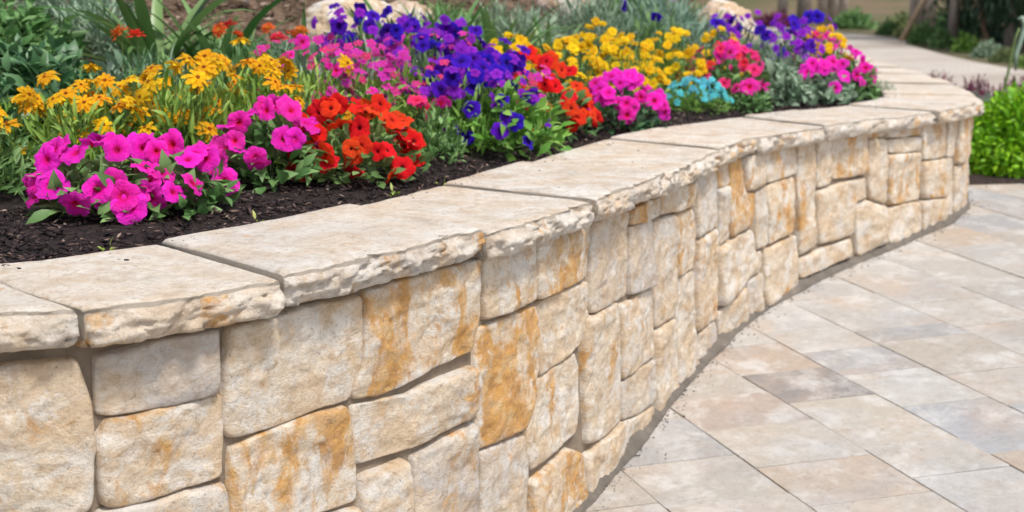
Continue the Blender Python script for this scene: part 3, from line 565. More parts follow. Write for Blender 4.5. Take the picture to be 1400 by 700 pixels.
def chipmat(name, stops):
    m, n, b = newmat(name); at = N(n, 'VertexColor', layer_name='Col'); sep = N(n, 'SeparateColor'); L(n, at.outputs[0], sep.inputs[0])
    L(n, ramp(n, sep.outputs['Red'], stops), b.inputs['Base Color']); b.inputs['Roughness'].default_value = .75; return m
n_ = 17000
s_ = rng.uniform(1.9, 9.3, n_); d_ = .392 + rng.uniform(0, 1, n_) ** 1.3 * .55; q = wp(s_, d_)
z_ = SOILZ + .012 * fbm(np.c_[q, 0 * s_], 9, 21) + .006 * fbm(np.c_[q, 0 * s_], 40, 22) + .02 * smooth01((d_ - .4) / .3) + rng.uniform(-.003, .008, n_)
chips('dark_mulch_chips', np.c_[q, z_], rng.uniform(.007, .026, n_), chipmat('dark_bark', [(0, (.012, .008, .009)), (.55, (.035, .022, .024)), (.85, (.085, .055, .05)), (.95, (.22, .15, .12)), (1, (.36, .27, .22))]))
n_ = 22000
P = np.c_[rng.uniform(-4.2, 2.1, n_), rng.uniform(3.0, 9.0, n_)]; dd, _ = curve_dist(P); P = P[(dd > 1.25) & (np.abs(P[:, 0] / P[:, 1]) < .55)]
chips('bank_mulch_chips', np.c_[P, bed_z(P[:, 0], P[:, 1]) + .006], rng.uniform(.015, .055, len(P)), chipmat('brown_bark', [(0, (.03, .018, .012)), (.5, (.13, .085, .06)), (.85, (.28, .20, .15)), (1, (.46, .37, .30))]))

n_ = 420
s_ = rng.uniform(2.3, 8.5, n_); d_ = .395 - rng.exponential(.03, n_); d_[:60] = rng.uniform(.05, .38, 60); q = wp(s_, d_)
chips('mulch_crumbs', np.c_[q, np.full(n_, CAPZ + .005)], rng.uniform(.003, .009, n_), bpy.data.materials['dark_bark'])
n_ = 700
s_ = rng.uniform(3.0, 8.3, n_); d_ = .012 - rng.exponential(.018, n_); q = wp(s_, d_)
chips('foot_crumbs', np.c_[q, zg(q[:, 0], q[:, 1]) + .003], rng.uniform(.003, .010, n_), bpy.data.materials['dark_bark'])
# ================================================================ FOLIAGE AND FLOWER SHAPES
def leaf_tpl(w_=.32, curl=.25, fold=.08, shape=(.12, .85, 1, .55)):
    V = []; rows = len(shape)
    for i, k_ in enumerate(shape):
        t = i / rows
        z_ = -curl * t * t + .1 * curl * math.sin(3 * t)
        V += [(t, -w_ / 2 * k_, z_ + fold * k_), (t, 0, z_), (t, w_ / 2 * k_, z_ + fold * k_)]
    V.append((1, 0, -curl)); F = []
    for i in range(rows - 1):
        a = i * 3
        for k_ in (0, 1): F += [(a + k_, a + 3 + k_, a + 4 + k_), (a + k_, a + 4 + k_, a + 1 + k_)]
    a = (rows - 1) * 3; F += [(a, rows * 3, a + 1), (a + 1, rows * 3, a + 2)]
    return np.array(V), np.array(F)
OVAL = leaf_tpl(.46, .28, .06); LANCE = leaf_tpl(.22, .35, .05, (.2, .9, 1, .6)); THIN = leaf_tpl(.10, .3, .02, (.5, 1, .9, .6)); SPOON = leaf_tpl(.40, .2, .05, (.12, .35, 1, .9))
def dome(n_, r, h, inner=.45, zmin=0.02, p=1.0):
    a = rng.uniform(0, 2 * math.pi, n_); zz = rng.uniform(zmin, 1, n_) ** p; rr = np.sqrt(1 - zz * zz); f = rng.uniform(inner, 1, n_) ** .6
    D = np.c_[rr * np.cos(a), rr * np.sin(a), zz]
    # uneven outline: lobes that swell and sink
    lob = 1 + .22 * fbm(D, 2.2, rng.integers(50), 3)
    return D * [r, r, h] * (f * lob)[:, None], D
_fc = {}
def foliage(key, n_, tpl, size, r=1, h=1, up=.35, inner=.45, stems=0, jitter=.45, sv_=.35, thin_low=0):
    """unit-dome foliage mesh (scaled per plant); sizes are in dome units"""
    if key in _fc: return _fc[key]
    pos, D = dome(n_, r, h, inner)
    dirs = D * [1, 1, .6] + [0, 0, up] + rng.normal(size=(n_, 3)) * jitter
    sc = size * rng.uniform(1 - sv_, 1 + sv_, n_)[:, None] * np.array([1, 1, 1])
    up_ = D + rng.normal(size=(n_, 3)) * .35 + [0, 0, .6]
    V, F, C = scatter(tpl[0], tpl[1], pos, frames(dirs, up_), sc, rng.uniform(0, 1, (n_, 3)) ** 1.4)
    if stems:
        mb_ = MB()
        for k_ in range(stems):
            e = pos[rng.integers(n_)]; tube(mb_, [(0.04 * e[0], .04 * e[1], 0), (.5 * e[0], .5 * e[1], .55 * e[2]), tuple(e)], [.014, .010, .006], 3, (.4, .4, .4), False)
        V2 = np.vstack(mb_.V); F2 = []
        for f_ in mb_.F: F2 += [(f_[0], f_[1], f_[2]), (f_[0], f_[2], f_[3])] if len(f_) == 4 else []
        F = np.vstack([F, np.array(F2) + len(V)]); V = np.vstack([V, V2]); C = np.vstack([C, np.vstack(mb_.C)])
    _fc[key] = (V, F, C); return _fc[key]
_fm = {}
def foliage_mesh(key, var, mat, **k):
    kk = (key, var, mat.name)
    if kk not in _fm:
        V, F, C = foliage((key, var), **k); _fm[kk] = mesh('foliage', V, F, mat, None, True, C, link=False)
    return _fm[kk]
def bloom_petunia(v):
    nth = 30; V = []; C = []; rr_ = [(0, -.42), (.07, -.40), (.14, -.16), (.24, -.02), (.42, .04), (.64, .07), (.84, .05), (1, -.02)]
    ph = v * 1.7
    for r_, z_ in rr_:
        for k_ in range(nth):
            th = 2 * math.pi * k_ / nth
            lob = 1 - .13 * abs(math.sin(2.5 * th + .3)) ** 6 - .02 * math.sin(3 * th + ph)
            lob = 1 - (1 - lob) * r_
            ruf = (.10 * math.sin(5 * th + ph) + .085 * math.sin(11 * th + 2 * ph) + .13 * math.cos(2 * th + ph)) * r_ * r_
            V.append((r_ * lob * math.cos(th), r_ * lob * math.sin(th), z_ + ruf)); C.append((r_, 0, 0))
    F = [(i * nth + k_, i * nth + (k_ + 1) % nth, (i + 1) * nth + (k_ + 1) % nth, (i + 1) * nth + k_) for i in range(len(rr_) - 1) for k_ in range(nth)]
    return V, F, C
def bloom_petals(v, n_=5, wid=.62, rise=.05, droop=.15, notch=0, layers=1, disc=.16, dome_=.10):
    V = []; F = []; C = []; rs = np.random.default_rng(v * 13 + n_)
    for ly in range(layers):
        L_ = 1 - .22 * ly
        for k_ in range(n_):
            th = 2 * math.pi * (k_ + .5 * ly) / n_ + rs.normal() * .09; l_ = L_ * rs.uniform(.86, 1.04); dr = droop * rs.uniform(.4, 1.6) - .25 * ly
            rows = [(.1, .25), (.35, .7), (.62, 1), (.85, .85), (1 - notch * .1, .35)]; b0 = len(V)
            for t, w2 in rows:
                for sgn in (-1, 0, 1):
                    x_ = t * l_ + (0 if sgn else notch * -.02); y_ = sgn * wid * .5 * w2 * l_
                    z_ = rise * math.sin(t * 3) + ly * .06 - dr * t * t - (.05 * w2 if sgn == 0 else 0) + rs.normal() * .012
                    V.append((x_ * math.cos(th) - y_ * math.sin(th), x_ * math.sin(th) + y_ * math.cos(th), z_)); C.append((.2 + .8 * t, 0, 0))
            for i in range(4):
                for s_ in (0, 1): a = b0 + i * 3 + s_; F.append((a, a + 3, a + 4, a + 1))
    b0 = len(V); nk = 8
    for r_, z_ in ((disc, layers * .03), (disc * .85, dome_ * .7), (disc * .4, dome_), ):
        for k_ in range(nk): th = 2 * math.pi * k_ / nk; V.append((r_ * math.cos(th), r_ * math.sin(th), z_)); C.append((0, 0, 0))
    for i in range(2):
        for k_ in range(nk): F.append((b0 + i * nk + k_, b0 + i * nk + (k_ + 1) % nk, b0 + (i + 1) * nk + (k_ + 1) % nk, b0 + (i + 1) * nk + k_))
    F.append(tuple(b0 + 2 * nk + k_ for k_ in range(nk)))
    return V, F, C
def bloom_meshes(kind, mat, nv_=3, **k):
    out = []
    for v in range(nv_):
        V, F, C = bloom_petunia(v) if kind == 'petunia' else bloom_petals(v, **k)
        out.append(mesh('flower', V, F, mat, None, True, np.array(C), link=False))
    return out
# leaf and petal materials (real leaf and petal colours)
LM = dict(
    mid=leaf_material('petunia_leaf', (.075, .19, .05), (.24, .42, .15)),
    bright=leaf_material('fresh_leaf', (.12, .28, .035), (.34, .54, .11)),
    dark=leaf_material('dark_leaf', (.035, .115, .045), (.18, .34, .15), .42),
    greyg=leaf_material('sage_leaf', (.15, .25, .15), (.42, .53, .39), .6),
    lime=leaf_material('lime_leaf', (.13, .34, .006), (.46, .74, .03), .45, .3),
    strap=leaf_material('strap_leaf', (.045, .15, .03), (.23, .38, .14), .35),
    blue=leaf_material('bluish_leaf', (.17, .30, .22), (.40, .54, .42), .6),
    purple=leaf_material('purple_leaf', (.13, .015, .055), (.30, .07, .15), .5),
    pine=leaf_material('evergreen_leaf', (.018, .055, .026), (.06, .12, .06), .6, .1),
    olive=leaf_material('olive_leaf', (.10, .15, .05), (.26, .30, .12), .6))
PM = dict(
    mag=petal_material('magenta_petal', (.97, .012, .50), (.66, .005, .06), (.98, .035, .64), .12, .42, .018),
    pink=petal_material('hot_pink_petal', (.90, .02, .40), (.75, .01, .05), (.92, .04, .50), .12, .40),
    red=petal_material('red_petal', (.86, .022, .008), (.10, .004, .004), (.90, .035, .012), .10, .26),
    rose=petal_material('rose_petal', (.88, .02, .13), (.5, .01, .03), (.92, .05, .22), .10, .3, .03),
    orange=petal_material('golden_orange_petal', (.94, .43, .006), (.34, .09, .01), (.97, .54, .02), .06, .30, .015),
    yellow=petal_material('golden_yellow_petal', (.95, .54, .005), (.55, .18, .0), (.98, .62, .02), .05, .25, .01),
    small=petal_material('small_magenta_petal', (.72, .025, .36), (.7, .3, .1), (.82, .06, .46), .05, .2, .05),
    violet=petal_material('violet_petal', (.25, .012, .56), (.10, .0, .25), (.33, .03, .66), .1, .3, .02),
    blue=petal_material('deep_blue_petal', (.055, .004, .46), (.03, .0, .14), (.09, .008, .58), .1, .5, .015),
    sky=petal_material('sky_blue_petal', (.08, .56, .74), (.5, .7, .4), (.18, .68, .80), .1, .25, .02),
    zin=petal_material('scarlet_petal', (.80, .06, .02), (.75, .45, .03), (.86, .09, .04), .1, .3, .03))
STEM = leaf_material('green_stem', (.10, .17, .04), (.2, .3, .1))
BL = dict(
    mag=bloom_meshes('petunia', PM['mag']), pink=bloom_meshes('petunia', PM['pink']), red=bloom_meshes('petunia', PM['red']),
    rose=bloom_meshes('petunia', PM['rose']), blue=bloom_meshes('petunia', PM['blue']), violetp=bloom_meshes('petunia', PM['violet']),
    orange=bloom_meshes('petals', PM['orange'], n_=8, wid=.42, droop=.35, layers=2, disc=.17, dome_=.16),
    yellow=bloom_meshes('petals', PM['yellow'], n_=6, wid=.75, droop=.12, layers=2, disc=.15),
    small=bloom_meshes('petals', PM['small'], n_=5, wid=.8, droop=.1, disc=.12),
    violet=bloom_meshes('petals', PM['violet'], n_=5, wid=.85, droop=.15, disc=.12),
    sky=bloom_meshes('petals', PM['sky'], n_=6, wid=.7, droop=.15, layers=2, disc=.14),
    zin=bloom_meshes('petals', PM['zin'], n_=14, wid=.26, droop=.12, layers=3, disc=.25, dome_=.2))
FK = dict(
    pet=dict(n_=430, tpl=SPOON, size=.26, inner=.35, stems=12), wide=dict(n_=340, tpl=OVAL, size=.36, inner=.4, stems=10),
    airy=dict(n_=620, tpl=LANCE, size=.22, inner=.2, stems=30, up=.7), fine=dict(n_=900, tpl=LANCE, size=.13, inner=.3, stems=20, up=.5),
    shrub=dict(n_=520, tpl=OVAL, size=.26, inner=.25, stems=22, up=.5), dense=dict(n_=2800, tpl=OVAL, size=.095, inner=.68, stems=10, up=.3),
    sage=dict(n_=700, tpl=THIN, size=.34, inner=.25, stems=16, up=.8), seed=dict(n_=9, tpl=OVAL, size=1.0, inner=.2, up=.6), ever=dict(n_=7000, tpl=OVAL, size=.085, inner=.45, up=.1))
def put(parent, key, mat, r, h, var=0, z0=0.0):
    me = foliage_mesh(key, var, mat, **FK[key])
    return inst('foliage', me, parent, Matrix.Translation((0, 0, z0)) @ Matrix.Rotation(rng.uniform(0, 6.28), 4, 'Z') @ Matrix.Diagonal((r, r, h, 1)))
def place_blooms(parent, kind, n_, size, r, h, mode='dome', face=(0, -.55, .35), zlow=.30, gap=.66, var=.2, stems=False, ftilt=.38):
    pts = []; tries = 0; mb_ = MB() if stems else None
    while len(pts) < n_ and tries < n_ * 60:
        tries += 1
        a = rng.uniform(0, 2 * math.pi)
        if mode == 'dome':
            zz = rng.uniform(zlow, 1); rr = math.sqrt(max(0, 1 - zz * zz)) * rng.uniform(.9, 1.08); p = Vector((rr * math.cos(a) * r, rr * math.sin(a) * r, zz * h * rng.uniform(.95, 1.1)))
            if p.y > .25 * r and rng.random() < .55: continue
        else:
            rr = math.sqrt(rng.random()); p = Vector((rr * math.cos(a) * r, rr * math.sin(a) * r, h * rng.uniform(*mode)))
        if any((p - q_).length < gap * size for q_ in pts): continue
        pts.append(p)
        nr = Vector((p.x / r, p.y / r, .5 * p.z / h)) * .7 + Vector(face) + Vector(rng.normal(0, ftilt, 3)); nr.normalize()
        q_ = nr.to_track_quat('Z', 'Y').to_matrix().to_4x4() @ Matrix.Rotation(rng.uniform(0, 6.28), 4, 'Z')
        s_ = size * rng.uniform(1 - var, 1 + var)
        inst('flower', BL[kind][rng.integers(3)], parent, Matrix.Translation(p + nr * size * .25) @ q_ @ Matrix.Diagonal((s_, s_, s_, 1)))
        if stems:
            bs = Vector((p.x * .35, p.y * .35, 0)); mid = bs.lerp(p, .55) + Vector((rng.normal() * .008, rng.normal() * .008, .01))
            tube(mb_, [bs, mid, p], [.0022, .0018, .0013], 4, (.4, .4, .4), False)
    if stems and pts: mb_.obj('stems', STEM, parent)
def plant(name, label, cat, group, x, y, fol, blooms=(), dz=0.0):
    t = empty(name, (x, y, bz(x, y) + dz - .004), label, cat, group)
    for f_ in fol: put(t, *f_)
    for b_ in blooms: place_blooms(t, *b_[:5], **(b_[5] if len(b_) > 5 else {}))
    return t
G1 = 'bedding flowers along the front of the raised bed'
# ---- front row, left to right
plant('petunia_plant', 'big magenta petunia at the far left, nearest plant to the front coping', 'petunia', G1, -.82, 2.62, [('wide', LM['mid'], .135, .10, 0)], [('mag', 32, .030, .14, .145, dict(zlow=.10, ftilt=.5))])
plant('petunia_plant', 'magenta petunia with trailing blooms, second from the left along the coping', 'petunia', G1, -.70, 2.66, [('wide', LM['mid'], .12, .10, 1)], [('mag', 22, .030, .12, .135, dict(zlow=.12, ftilt=.5))])
plant('petunia_plant', 'hot pink petunia with red throats between the magenta and scarlet ones', 'petunia', G1, -.56, 3.04, [('wide', LM['mid'], .13, .14, 2)], [('mag', 17, .029, .13, .185, dict(ftilt=.5)), ('pink', 13, .029, .13, .18, dict(ftilt=.5))])
plant('petunia_plant', 'scarlet red petunia with dark throats left of the bed centre', 'petunia', G1, -.39, 3.16, [('pet', LM['mid'], .17, .13, 0)], [('red', 46, .028, .165, .175, dict(zlow=.12, ftilt=.5))])
plant('petunia_plant', 'small rose pink petunia squeezed between scarlet and deep blue blooms', 'petunia', G1, -.22, 3.50, [('pet', LM['mid'], .09, .13, 1)], [('pink', 5, .026, .085, .16), ('rose', 4, .024, .08, .17)])
plant('petunia_plant', 'leafy green mound dotted with deep blue petunias above the coping', 'petunia', G1, -.05, 3.78, [('pet', LM['bright'], .19, .19, 0)], [('blue', 18, .024, .18, .20, dict(gap=1.1, zlow=.2)), ('violet', 26, .014, .18, .22, dict(zlow=.35))])
plant('petunia_plant', 'orange red petunia cluster right of the deep blue mound', 'petunia', G1, .07, 4.22, [('pet', LM['mid'], .18, .17, 2)], [('red', 60, .026, .19, .235, dict(zlow=.15)), ('zin', 5, .018, .14, .21)])
plant('petunia_plant', 'rounded magenta petunia left of the sky blue flowers', 'petunia', G1, .36, 4.50, [('pet', LM['dark'], .165, .13, 0)], [('mag', 40, .028, .165, .17)])
plant('sky_blue_flower', 'low sky blue flower mound, the only light blue one', 'flower', G1, .70, 5.10, [('fine', LM['bright'], .15, .10, 1)], [('sky', 70, .0145, .14, .125, dict(gap=1.1))])
plant('petunia_plant', 'crimson and rose petunia behind the sky blue flowers', 'petunia', G1, .86, 5.45, [('pet', LM['mid'], .20, .20, 1)], [('rose', 42, .027, .20, .235), ('pink', 6, .03, .2, .22)])
plant('petunia_plant', 'single round pink bloom on a low plant right of the sky blue mound', 'petunia', G1, .93, 5.22, [('pet', LM['mid'], .09, .08, 2)], [('pink', 2, .036, .04, .10, dict(zlow=.8))])
plant('sage_plant', 'grey green broad leaved plant without blooms at the far coping', 'plant', G1, 1.10, 5.50, [('wide', LM['greyg'], .14, .15, 1)])
plant('petunia_plant', 'small magenta petunia above grey green leaves near the far bend', 'petunia', G1, 1.32, 5.66, [('wide', LM['greyg'], .13, .13, 2)], [('mag', 18, .028, .12, .18)])
plant('petunia_plant', 'magenta petunia draping the right end of the bed', 'petunia', G1, 1.48, 5.88, [('wide', LM['mid'], .13, .16, 0)], [('mag', 24, .026, .13, .21), ('small', 12, .014, .13, .22)])
plant('low_shrub', 'dark low leafy tuft in the mulch at the right tip of the bed', 'plant', G1, 1.74, 6.30, [('fine', LM['dark'], .10, .08, 0)])
plant('petunia_plant', 'rose and orange petunia just inside the right tip of the bed', 'petunia', G1, 1.42, 6.16, [('pet', LM['mid'], .16, .20, 2)], [('pink', 18, .026, .15, .25), ('rose', 12, .026, .15, .25), ('orange', 4, .026, .14, .27)])
# ---- orange daisies (left)
G2 = 'orange daisies behind the front petunias'
dz_ = [(-1.16, 2.86, .17, 8, 'leftmost orange daisy, low at the edge of the frame'), (-.98, 2.98, .21, 15, 'orange daisy just behind the leftmost magenta petunia'),
       (-1.02, 3.22, .23, 14, 'orange daisy in front of the leafy green shrubs'), (-.78, 3.12, .24, 16, 'tall bright orange daisy left of the hot pink petunia'),
       (-.86, 3.38, .26, 13, 'orange daisy between the green shrubs and the scarlet zinnia'), (-.66, 3.30, .25, 15, 'orange daisy directly behind the hot pink petunia'),
       (-.70, 3.52, .29, 9, 'tallest orange daisy, growing with darker seed heads'), (-1.22, 3.05, .20, 10, 'orange daisy at the far left below the dark shrubs'), (-.90, 3.20, .22, 13, 'orange daisy in the middle of the daisy patch'), (-.55, 3.46, .25, 9, 'rightmost orange daisy, beside the airy pink flowers')]
for i, (x, y, h, c_, lb) in enumerate(dz_):
    plant('daisy_plant', lb, 'daisy', G2, x, y, [('airy', LM['bright' if i % 2 else 'mid'], .15, h * .92, i % 3)], [('orange', int(c_ * 1.25), .029, .14, h, dict(mode=(.42, 1.08), stems=True, face=(0, -.4, .7), gap=.9))])
# ---- scarlet zinnias
for x, y, h, c_, lb in [(-1.00, 3.62, .32, 2, 'red zinnia standing above the orange daisies at left'), (-.755, 3.72, .33, 3, 'orange red zinnia rising behind the daisies'), (-.66, 3.86, .33, 4, 'deep red zinnia left of the airy magenta flowers')]:
    plant('zinnia_plant', lb, 'zinnia', 'zinnias at the back of the bed', x, y, [('airy', LM['dark'], .10, h * .8, 1)], [('zin', c_, .03, .06, h, dict(mode=(.92, 1.04), stems=True, face=(0, -.3, .8), gap=1))])
# ---- airy magenta flowers
G3 = 'airy small magenta flowers in the middle of the bed'
for i, (x, y, h, lb) in enumerate([(-.56, 3.66, .29, 'airy magenta flower patch beside the orange daisies'), (-.42, 3.60, .25, 'airy magenta flowers directly behind the scarlet petunia'), (-.46, 3.92, .29, 'tall airy magenta flowers under the red zinnia'),
                                   (-.30, 3.80, .24, 'airy magenta flowers left of the violet streak'), (-.28, 4.20, .29, 'farthest airy magenta flowers before the strap leaved plants'), (-.04, 4.04, .20, 'loose magenta flowers behind the deep blue mound')]):
    plant('phlox_plant', lb, 'flower', G3, x, y, [('airy', LM['bright' if i % 2 else 'greyg'], .16, h * .9, i % 3)], [('small', 48, .0165, .155, h, dict(mode=(.55, 1.1), stems=False, face=(0, -.45, .6), gap=.9)), ('pink', 3, .02, .13, h)])
# ---- violet and deep blue
G4 = 'violet and blue flowers at the back of the bed'
for i, (x, y, h, lb) in enumerate([(-.50, 4.35, .36, 'tall violet flowers at the left end of the violet streak'), (-.30, 4.40, .34, 'violet flowers standing before the strap leaves'), (-.24, 4.08, .31, 'deep blue and violet flowers in the middle of the streak'),
                                   (-.15, 3.76, .23, 'violet flowers between the pink and deep blue petunias'), (-.10, 3.98, .26, 'violet flowers sloping down to the deep blue mound')]):
    plant('violet_plant', lb, 'flower', G4, x, y, [('airy', LM['bright' if i % 2 else 'mid'], .15, h * .85, i % 3)], [('violet', 34, .020, .15, h, dict(mode=(.6, 1.08), face=(0, -.5, .5), gap=.8)), ('blue', 15, .027, .14, h, dict(mode=(.7, 1.12), gap=.7))])
for i, (x, y, h, lb) in enumerate([(1.00, 6.05, .33, 'violet flowers behind the crimson petunia'), (1.20, 6.00, .28, 'purple flowers behind the grey green plant'), (1.36, 6.25, .32, 'tall blue violet flowers near the far driveway'), (1.24, 5.76, .22, 'low purple flowers among the far blooms'), (.60, 5.75, .35, 'lone purple bloom above the yellow patch')]):
    plant('violet_plant', lb, 'flower', G4, x, y, [('airy', LM['greyg' if i % 2 else 'mid'], .16, h * .85, i % 3)], [('violet', 24 if i < 4 else 3, .021, .15, h, dict(mode=(.7, 1.1), face=(0, -.5, .5), gap=.8)), ('blue', 5 if i < 4 else 2, .03, .12, h, dict(mode=(.85, 1.1)))])
# ---- yellow
G5 = 'golden yellow flowers behind the red and magenta petunias'
for i, (x, y, h, c_, lb) in enumerate([(.00, 4.62, .27, 34, 'leftmost golden yellow flower mound'), (.20, 4.70, .27, 40, 'golden yellow mound behind the orange red petunias'), (.42, 4.86, .27, 40, 'golden yellow mound behind the rounded magenta petunia'), (.34, 5.10, .31, 32, 'golden yellow mound at the back of the patch'),
                                       (.64, 5.36, .28, 34, 'golden yellow mound behind the sky blue flowers'), (.90, 5.80, .27, 24, 'small yellow mound behind the crimson petunia'), (1.40, 5.98, .27, 26, 'yellow mound between the far purple and magenta flowers')]):
    plant('marigold_plant', lb, 'flower', G5, x, y, [('fine', LM['mid' if i % 2 else 'bright'], .155, h * .9, i % 3)], [('yellow', int(c_ * 1.35), .0215, .155, h, dict(gap=1.0, zlow=.35))])
# ---- leafy shrubs at the left and grey green ones at the back
for x, y, r, h, mt, lb in [(-1.42, 3.30, .20, .22, 'dark', 'dark leafy shrub cut by the left frame edge'), (-1.30, 3.62, .21, .19, 'dark', 'leafy green shrub left of the daisies, before the mulch bank'), (-1.10, 3.74, .18, .20, 'greyg', 'sage green leafy shrub with pale leaves behind the daisies'),
                           (-1.52, 3.95, .24, .15, 'mid', 'mid green shrub farthest back at the left'), (-.86, 3.98, .16, .15, 'greyg', 'pale sage clump below the large strap leaves'), (-1.22, 3.08, .14, .16, 'dark', 'dark low shrub at the left between daisy stems')]:
    plant('leafy_shrub', lb, 'shrub', 'leafy shrubs at the left of the bed', x, y, [('shrub', LM[mt], r, h, rng.integers(2)), ('shrub', LM[mt], r * .8, h * .8, 2)])
for x, y, r, h, mt, lb in [(.34, 5.75, .20, .26, 'greyg', 'grey green shrub behind the yellow patch, left one'), (.66, 6.10, .24, .30, 'blue', 'silvery shrub behind the yellow patch, right one'), (-.62, 4.72, .16, .20, 'greyg', 'sage clump between two strap leaved plants'),
                           (.92, 6.55, .22, .28, 'greyg', 'grey green shrub beside the tan boulder'), (.05, 5.2, .14, .18, 'mid', 'small green clump left of the silvery shrubs'), (1.22, 6.75, .16, .22, 'blue', 'pale silvery plant right of the tan boulder'), (-.80, 4.40, .15, .20, 'greyg', 'sage clump in front of the cream boulder'), (-.50, 4.50, .14, .20, 'greyg', 'small sage clump above the magenta flowers'), (.50, 6.3, .22, .28, 'mid', 'green shrub between the two silvery ones'), (.80, 6.05, .16, .24, 'greyg', 'grey green shrub above the crimson petunia'), (-1.0, 3.86, .14, .22, 'greyg', 'sage clump left of the red zinnias'), (-1.32, 4.25, .20, .17, 'greyg', 'low sage clump at the foot of the mulch bank at left'), (-.62, 4.22, .18, .24, 'mid', 'green clump above the deep red zinnia'), (-.78, 4.12, .16, .2, 'mid', 'green clump below the second strap leaved plant'), (-1.5, 4.5, .18, .12, 'greyg', 'lowest sage clump on the mulch bank'), (-.12, 4.6, .16, .2, 'greyg', 'sage clump behind the violet streak'), (-.98, 4.5, .16, .16, 'mid', 'green clump on the bank between the first strap leaved plants'), (-.82, 4.75, .16, .14, 'greyg', 'sage clump left of the cream boulder on the bank'), (-.30, 5.3, .2, .18, 'mid', 'green clump on the bank above the violet streak'), (.0, 5.5, .2, .2, 'greyg', 'sage clump on the bank above the yellow patch'), (1.05, 7.6, .3, .34, 'mid', 'dark green shrub behind the tan boulder')]:
    plant('sage_shrub', lb, 'shrub', 'grey green shrubs at the back of the bed', x, y, [('sage', LM[mt], r, h, rng.integers(2)), ('fine', LM[mt], r * .85, h * .85, 1)])
# ---- strap leaved plants on the bank
def strap_plant(x, y, n_, l_, wd, lb, seed):
    rs = np.random.default_rng(seed); t = empty('strap_leaf_plant', (x, y, bz(x, y) - .01), lb, 'plant', 'strap leaved plants on the mulch bank')
    mb_ = MB()
    for k_ in range(n_):
        a = rs.uniform(0, 6.28); el = rs.uniform(.7, 1.5); L_ = l_ * rs.uniform(.65, 1.1); w2 = wd * rs.uniform(.7, 1.1); dr = rs.uniform(.3, 1.3)
        d = np.array([math.cos(a), math.sin(a)]); side = np.array([-d[1], d[0], 0]); V = []; K_ = 9; p = np.array([d[0] * .01, d[1] * .01, 0.]); ang = el; tw = rs.normal() * .3
        for i in range(K_):
            t_ = i / (K_ - 1); wv = w2 * .5 * (min(1, .45 + 2.2 * t_) * (1 - t_ ** 2.6) + .02)
            dv_ = np.array([d[0] * math.cos(ang), d[1] * math.cos(ang), math.sin(ang)]); nv_ = np.array([-d[0] * math.sin(ang), -d[1] * math.sin(ang), math.cos(ang)])
            sd_ = side * math.cos(tw * t_) + nv_ * math.sin(tw * t_)
            V += [p - sd_ * wv + nv_ * wv * .35, p, p + sd_ * wv + nv_ * wv * .35]; p = p + dv_ * L_ / (K_ - 1); ang -= dr / (K_ - 1) * (1 + t_)
        F = [(i * 3 + s_, i * 3 + 3 + s_, i * 3 + 4 + s_, i * 3 + 1 + s_) for i in range(K_ - 1) for s_ in (0, 1)]
        mb_.add(V, F, tuple(rs.uniform(0, 1, 3)))
    mb_.obj('leaves', LM['strap'], t); return t
for i, (x, y, n_, l_, wd, lb) in enumerate([(-1.10, 4.10, 34, .52, .044, 'leftmost strap leaved plant, above the orange daisies'), (-.93, 4.22, 34, .50, .046, 'strap leaved plant above the red zinnias'), (-.70, 4.50, 24, .48, .038, 'strap leaved plant left of the cream boulder'),
                                            (-.40, 4.74, 52, .46, .042, 'strap leaved plant right of the cream boulder, left of the centre'), (-.24, 4.78, 60, .44, .040, 'spiky strap leaved plant directly behind the violet streak'), (-.05, 4.90, 56, .46, .042, 'strap leaved plant above the left end of the yellow patch'), (.14, 5.20, 40, .42, .038, 'smaller strap leaved plant right of the spiky ones'), (.95, 7.0, 30, .42, .034, 'strap leaved plant beside the tan boulder'), (.72, 6.6, 24, .36, .03, 'strap leaved plant between the silvery shrub and the tan boulder')]):
    strap_plant(x, y, n_, l_, wd, lb, 40 + i)
# ---- boulders and the fallen branch
def boulder(x, y, z, sx, sy, sz, lb, seed, cream, rz=0):
    m_ = stone_material('boulder_stone_%d' % seed, cream=cream, pale=tuple(min(1, c_ * 1.25) for c_ in cream))
    import bmesh
    bm = bmesh.new(); bmesh.ops.create_icosphere(bm, subdivisions=5, radius=1); me = bpy.data.meshes.new('boulder'); bm.to_mesh(me); bm.free()
    co = np.empty(len(me.vertices) * 3); me.vertices.foreach_get('co', co); co = co.reshape(-1, 3)
    c2 = np.sign(co) * np.abs(co) ** .8; tr_ = fbm(co, 1.6, seed, 4) * 4; tr_ = np.floor(tr_) + smooth01((tr_ - np.floor(tr_)) * 3)
    c2 = c2 * (1 + .10 * tr_ / 2 + .06 * fbm(co, 6, seed + 3, 4))[:, None] * [sx, sy, sz]
    me.vertices.foreach_set('co', c2.ravel()); me.polygons.foreach_set('use_smooth', [True] * len(me.polygons)); me.materials.append(m_)
    a = me.color_attributes.new('Col', 'FLOAT_COLOR', 'POINT'); a.data.foreach_set('color', np.tile((.25, .2, (seed * .37) % 1, 1), (len(c2), 1)).ravel())
    o = bpy.data.objects.new('boulder', me); COL.objects.link(o); o.location = (x, y, z); o.rotation_euler = (0, 0, rz)
    tag(o, lb, 'boulder', 'boulders on the mulch bank')
boulder(-1.52, 5.05, bz(-1.52, 5.05) + .05, .16, .12, .10, 'orange tan boulder at the top left of the bank', 3, (.50, .30, .17))
boulder(-.62, 5.15, bz(-.62, 5.15) + .06, .20, .15, .15, 'large cream boulder between the strap leaved plants', 4, (.60, .47, .33), .4)
boulder(-.42, 5.35, bz(-.42, 5.35) + .05, .13, .12, .13, 'brown tan boulder just right of the large cream one', 5, (.46, .32, .22), 1)
boulder(.26, 6.25, bz(.26, 6.25) + .04, .17, .13, .10, 'brown boulder behind the grey green shrubs', 6, (.42, .30, .22), 2)
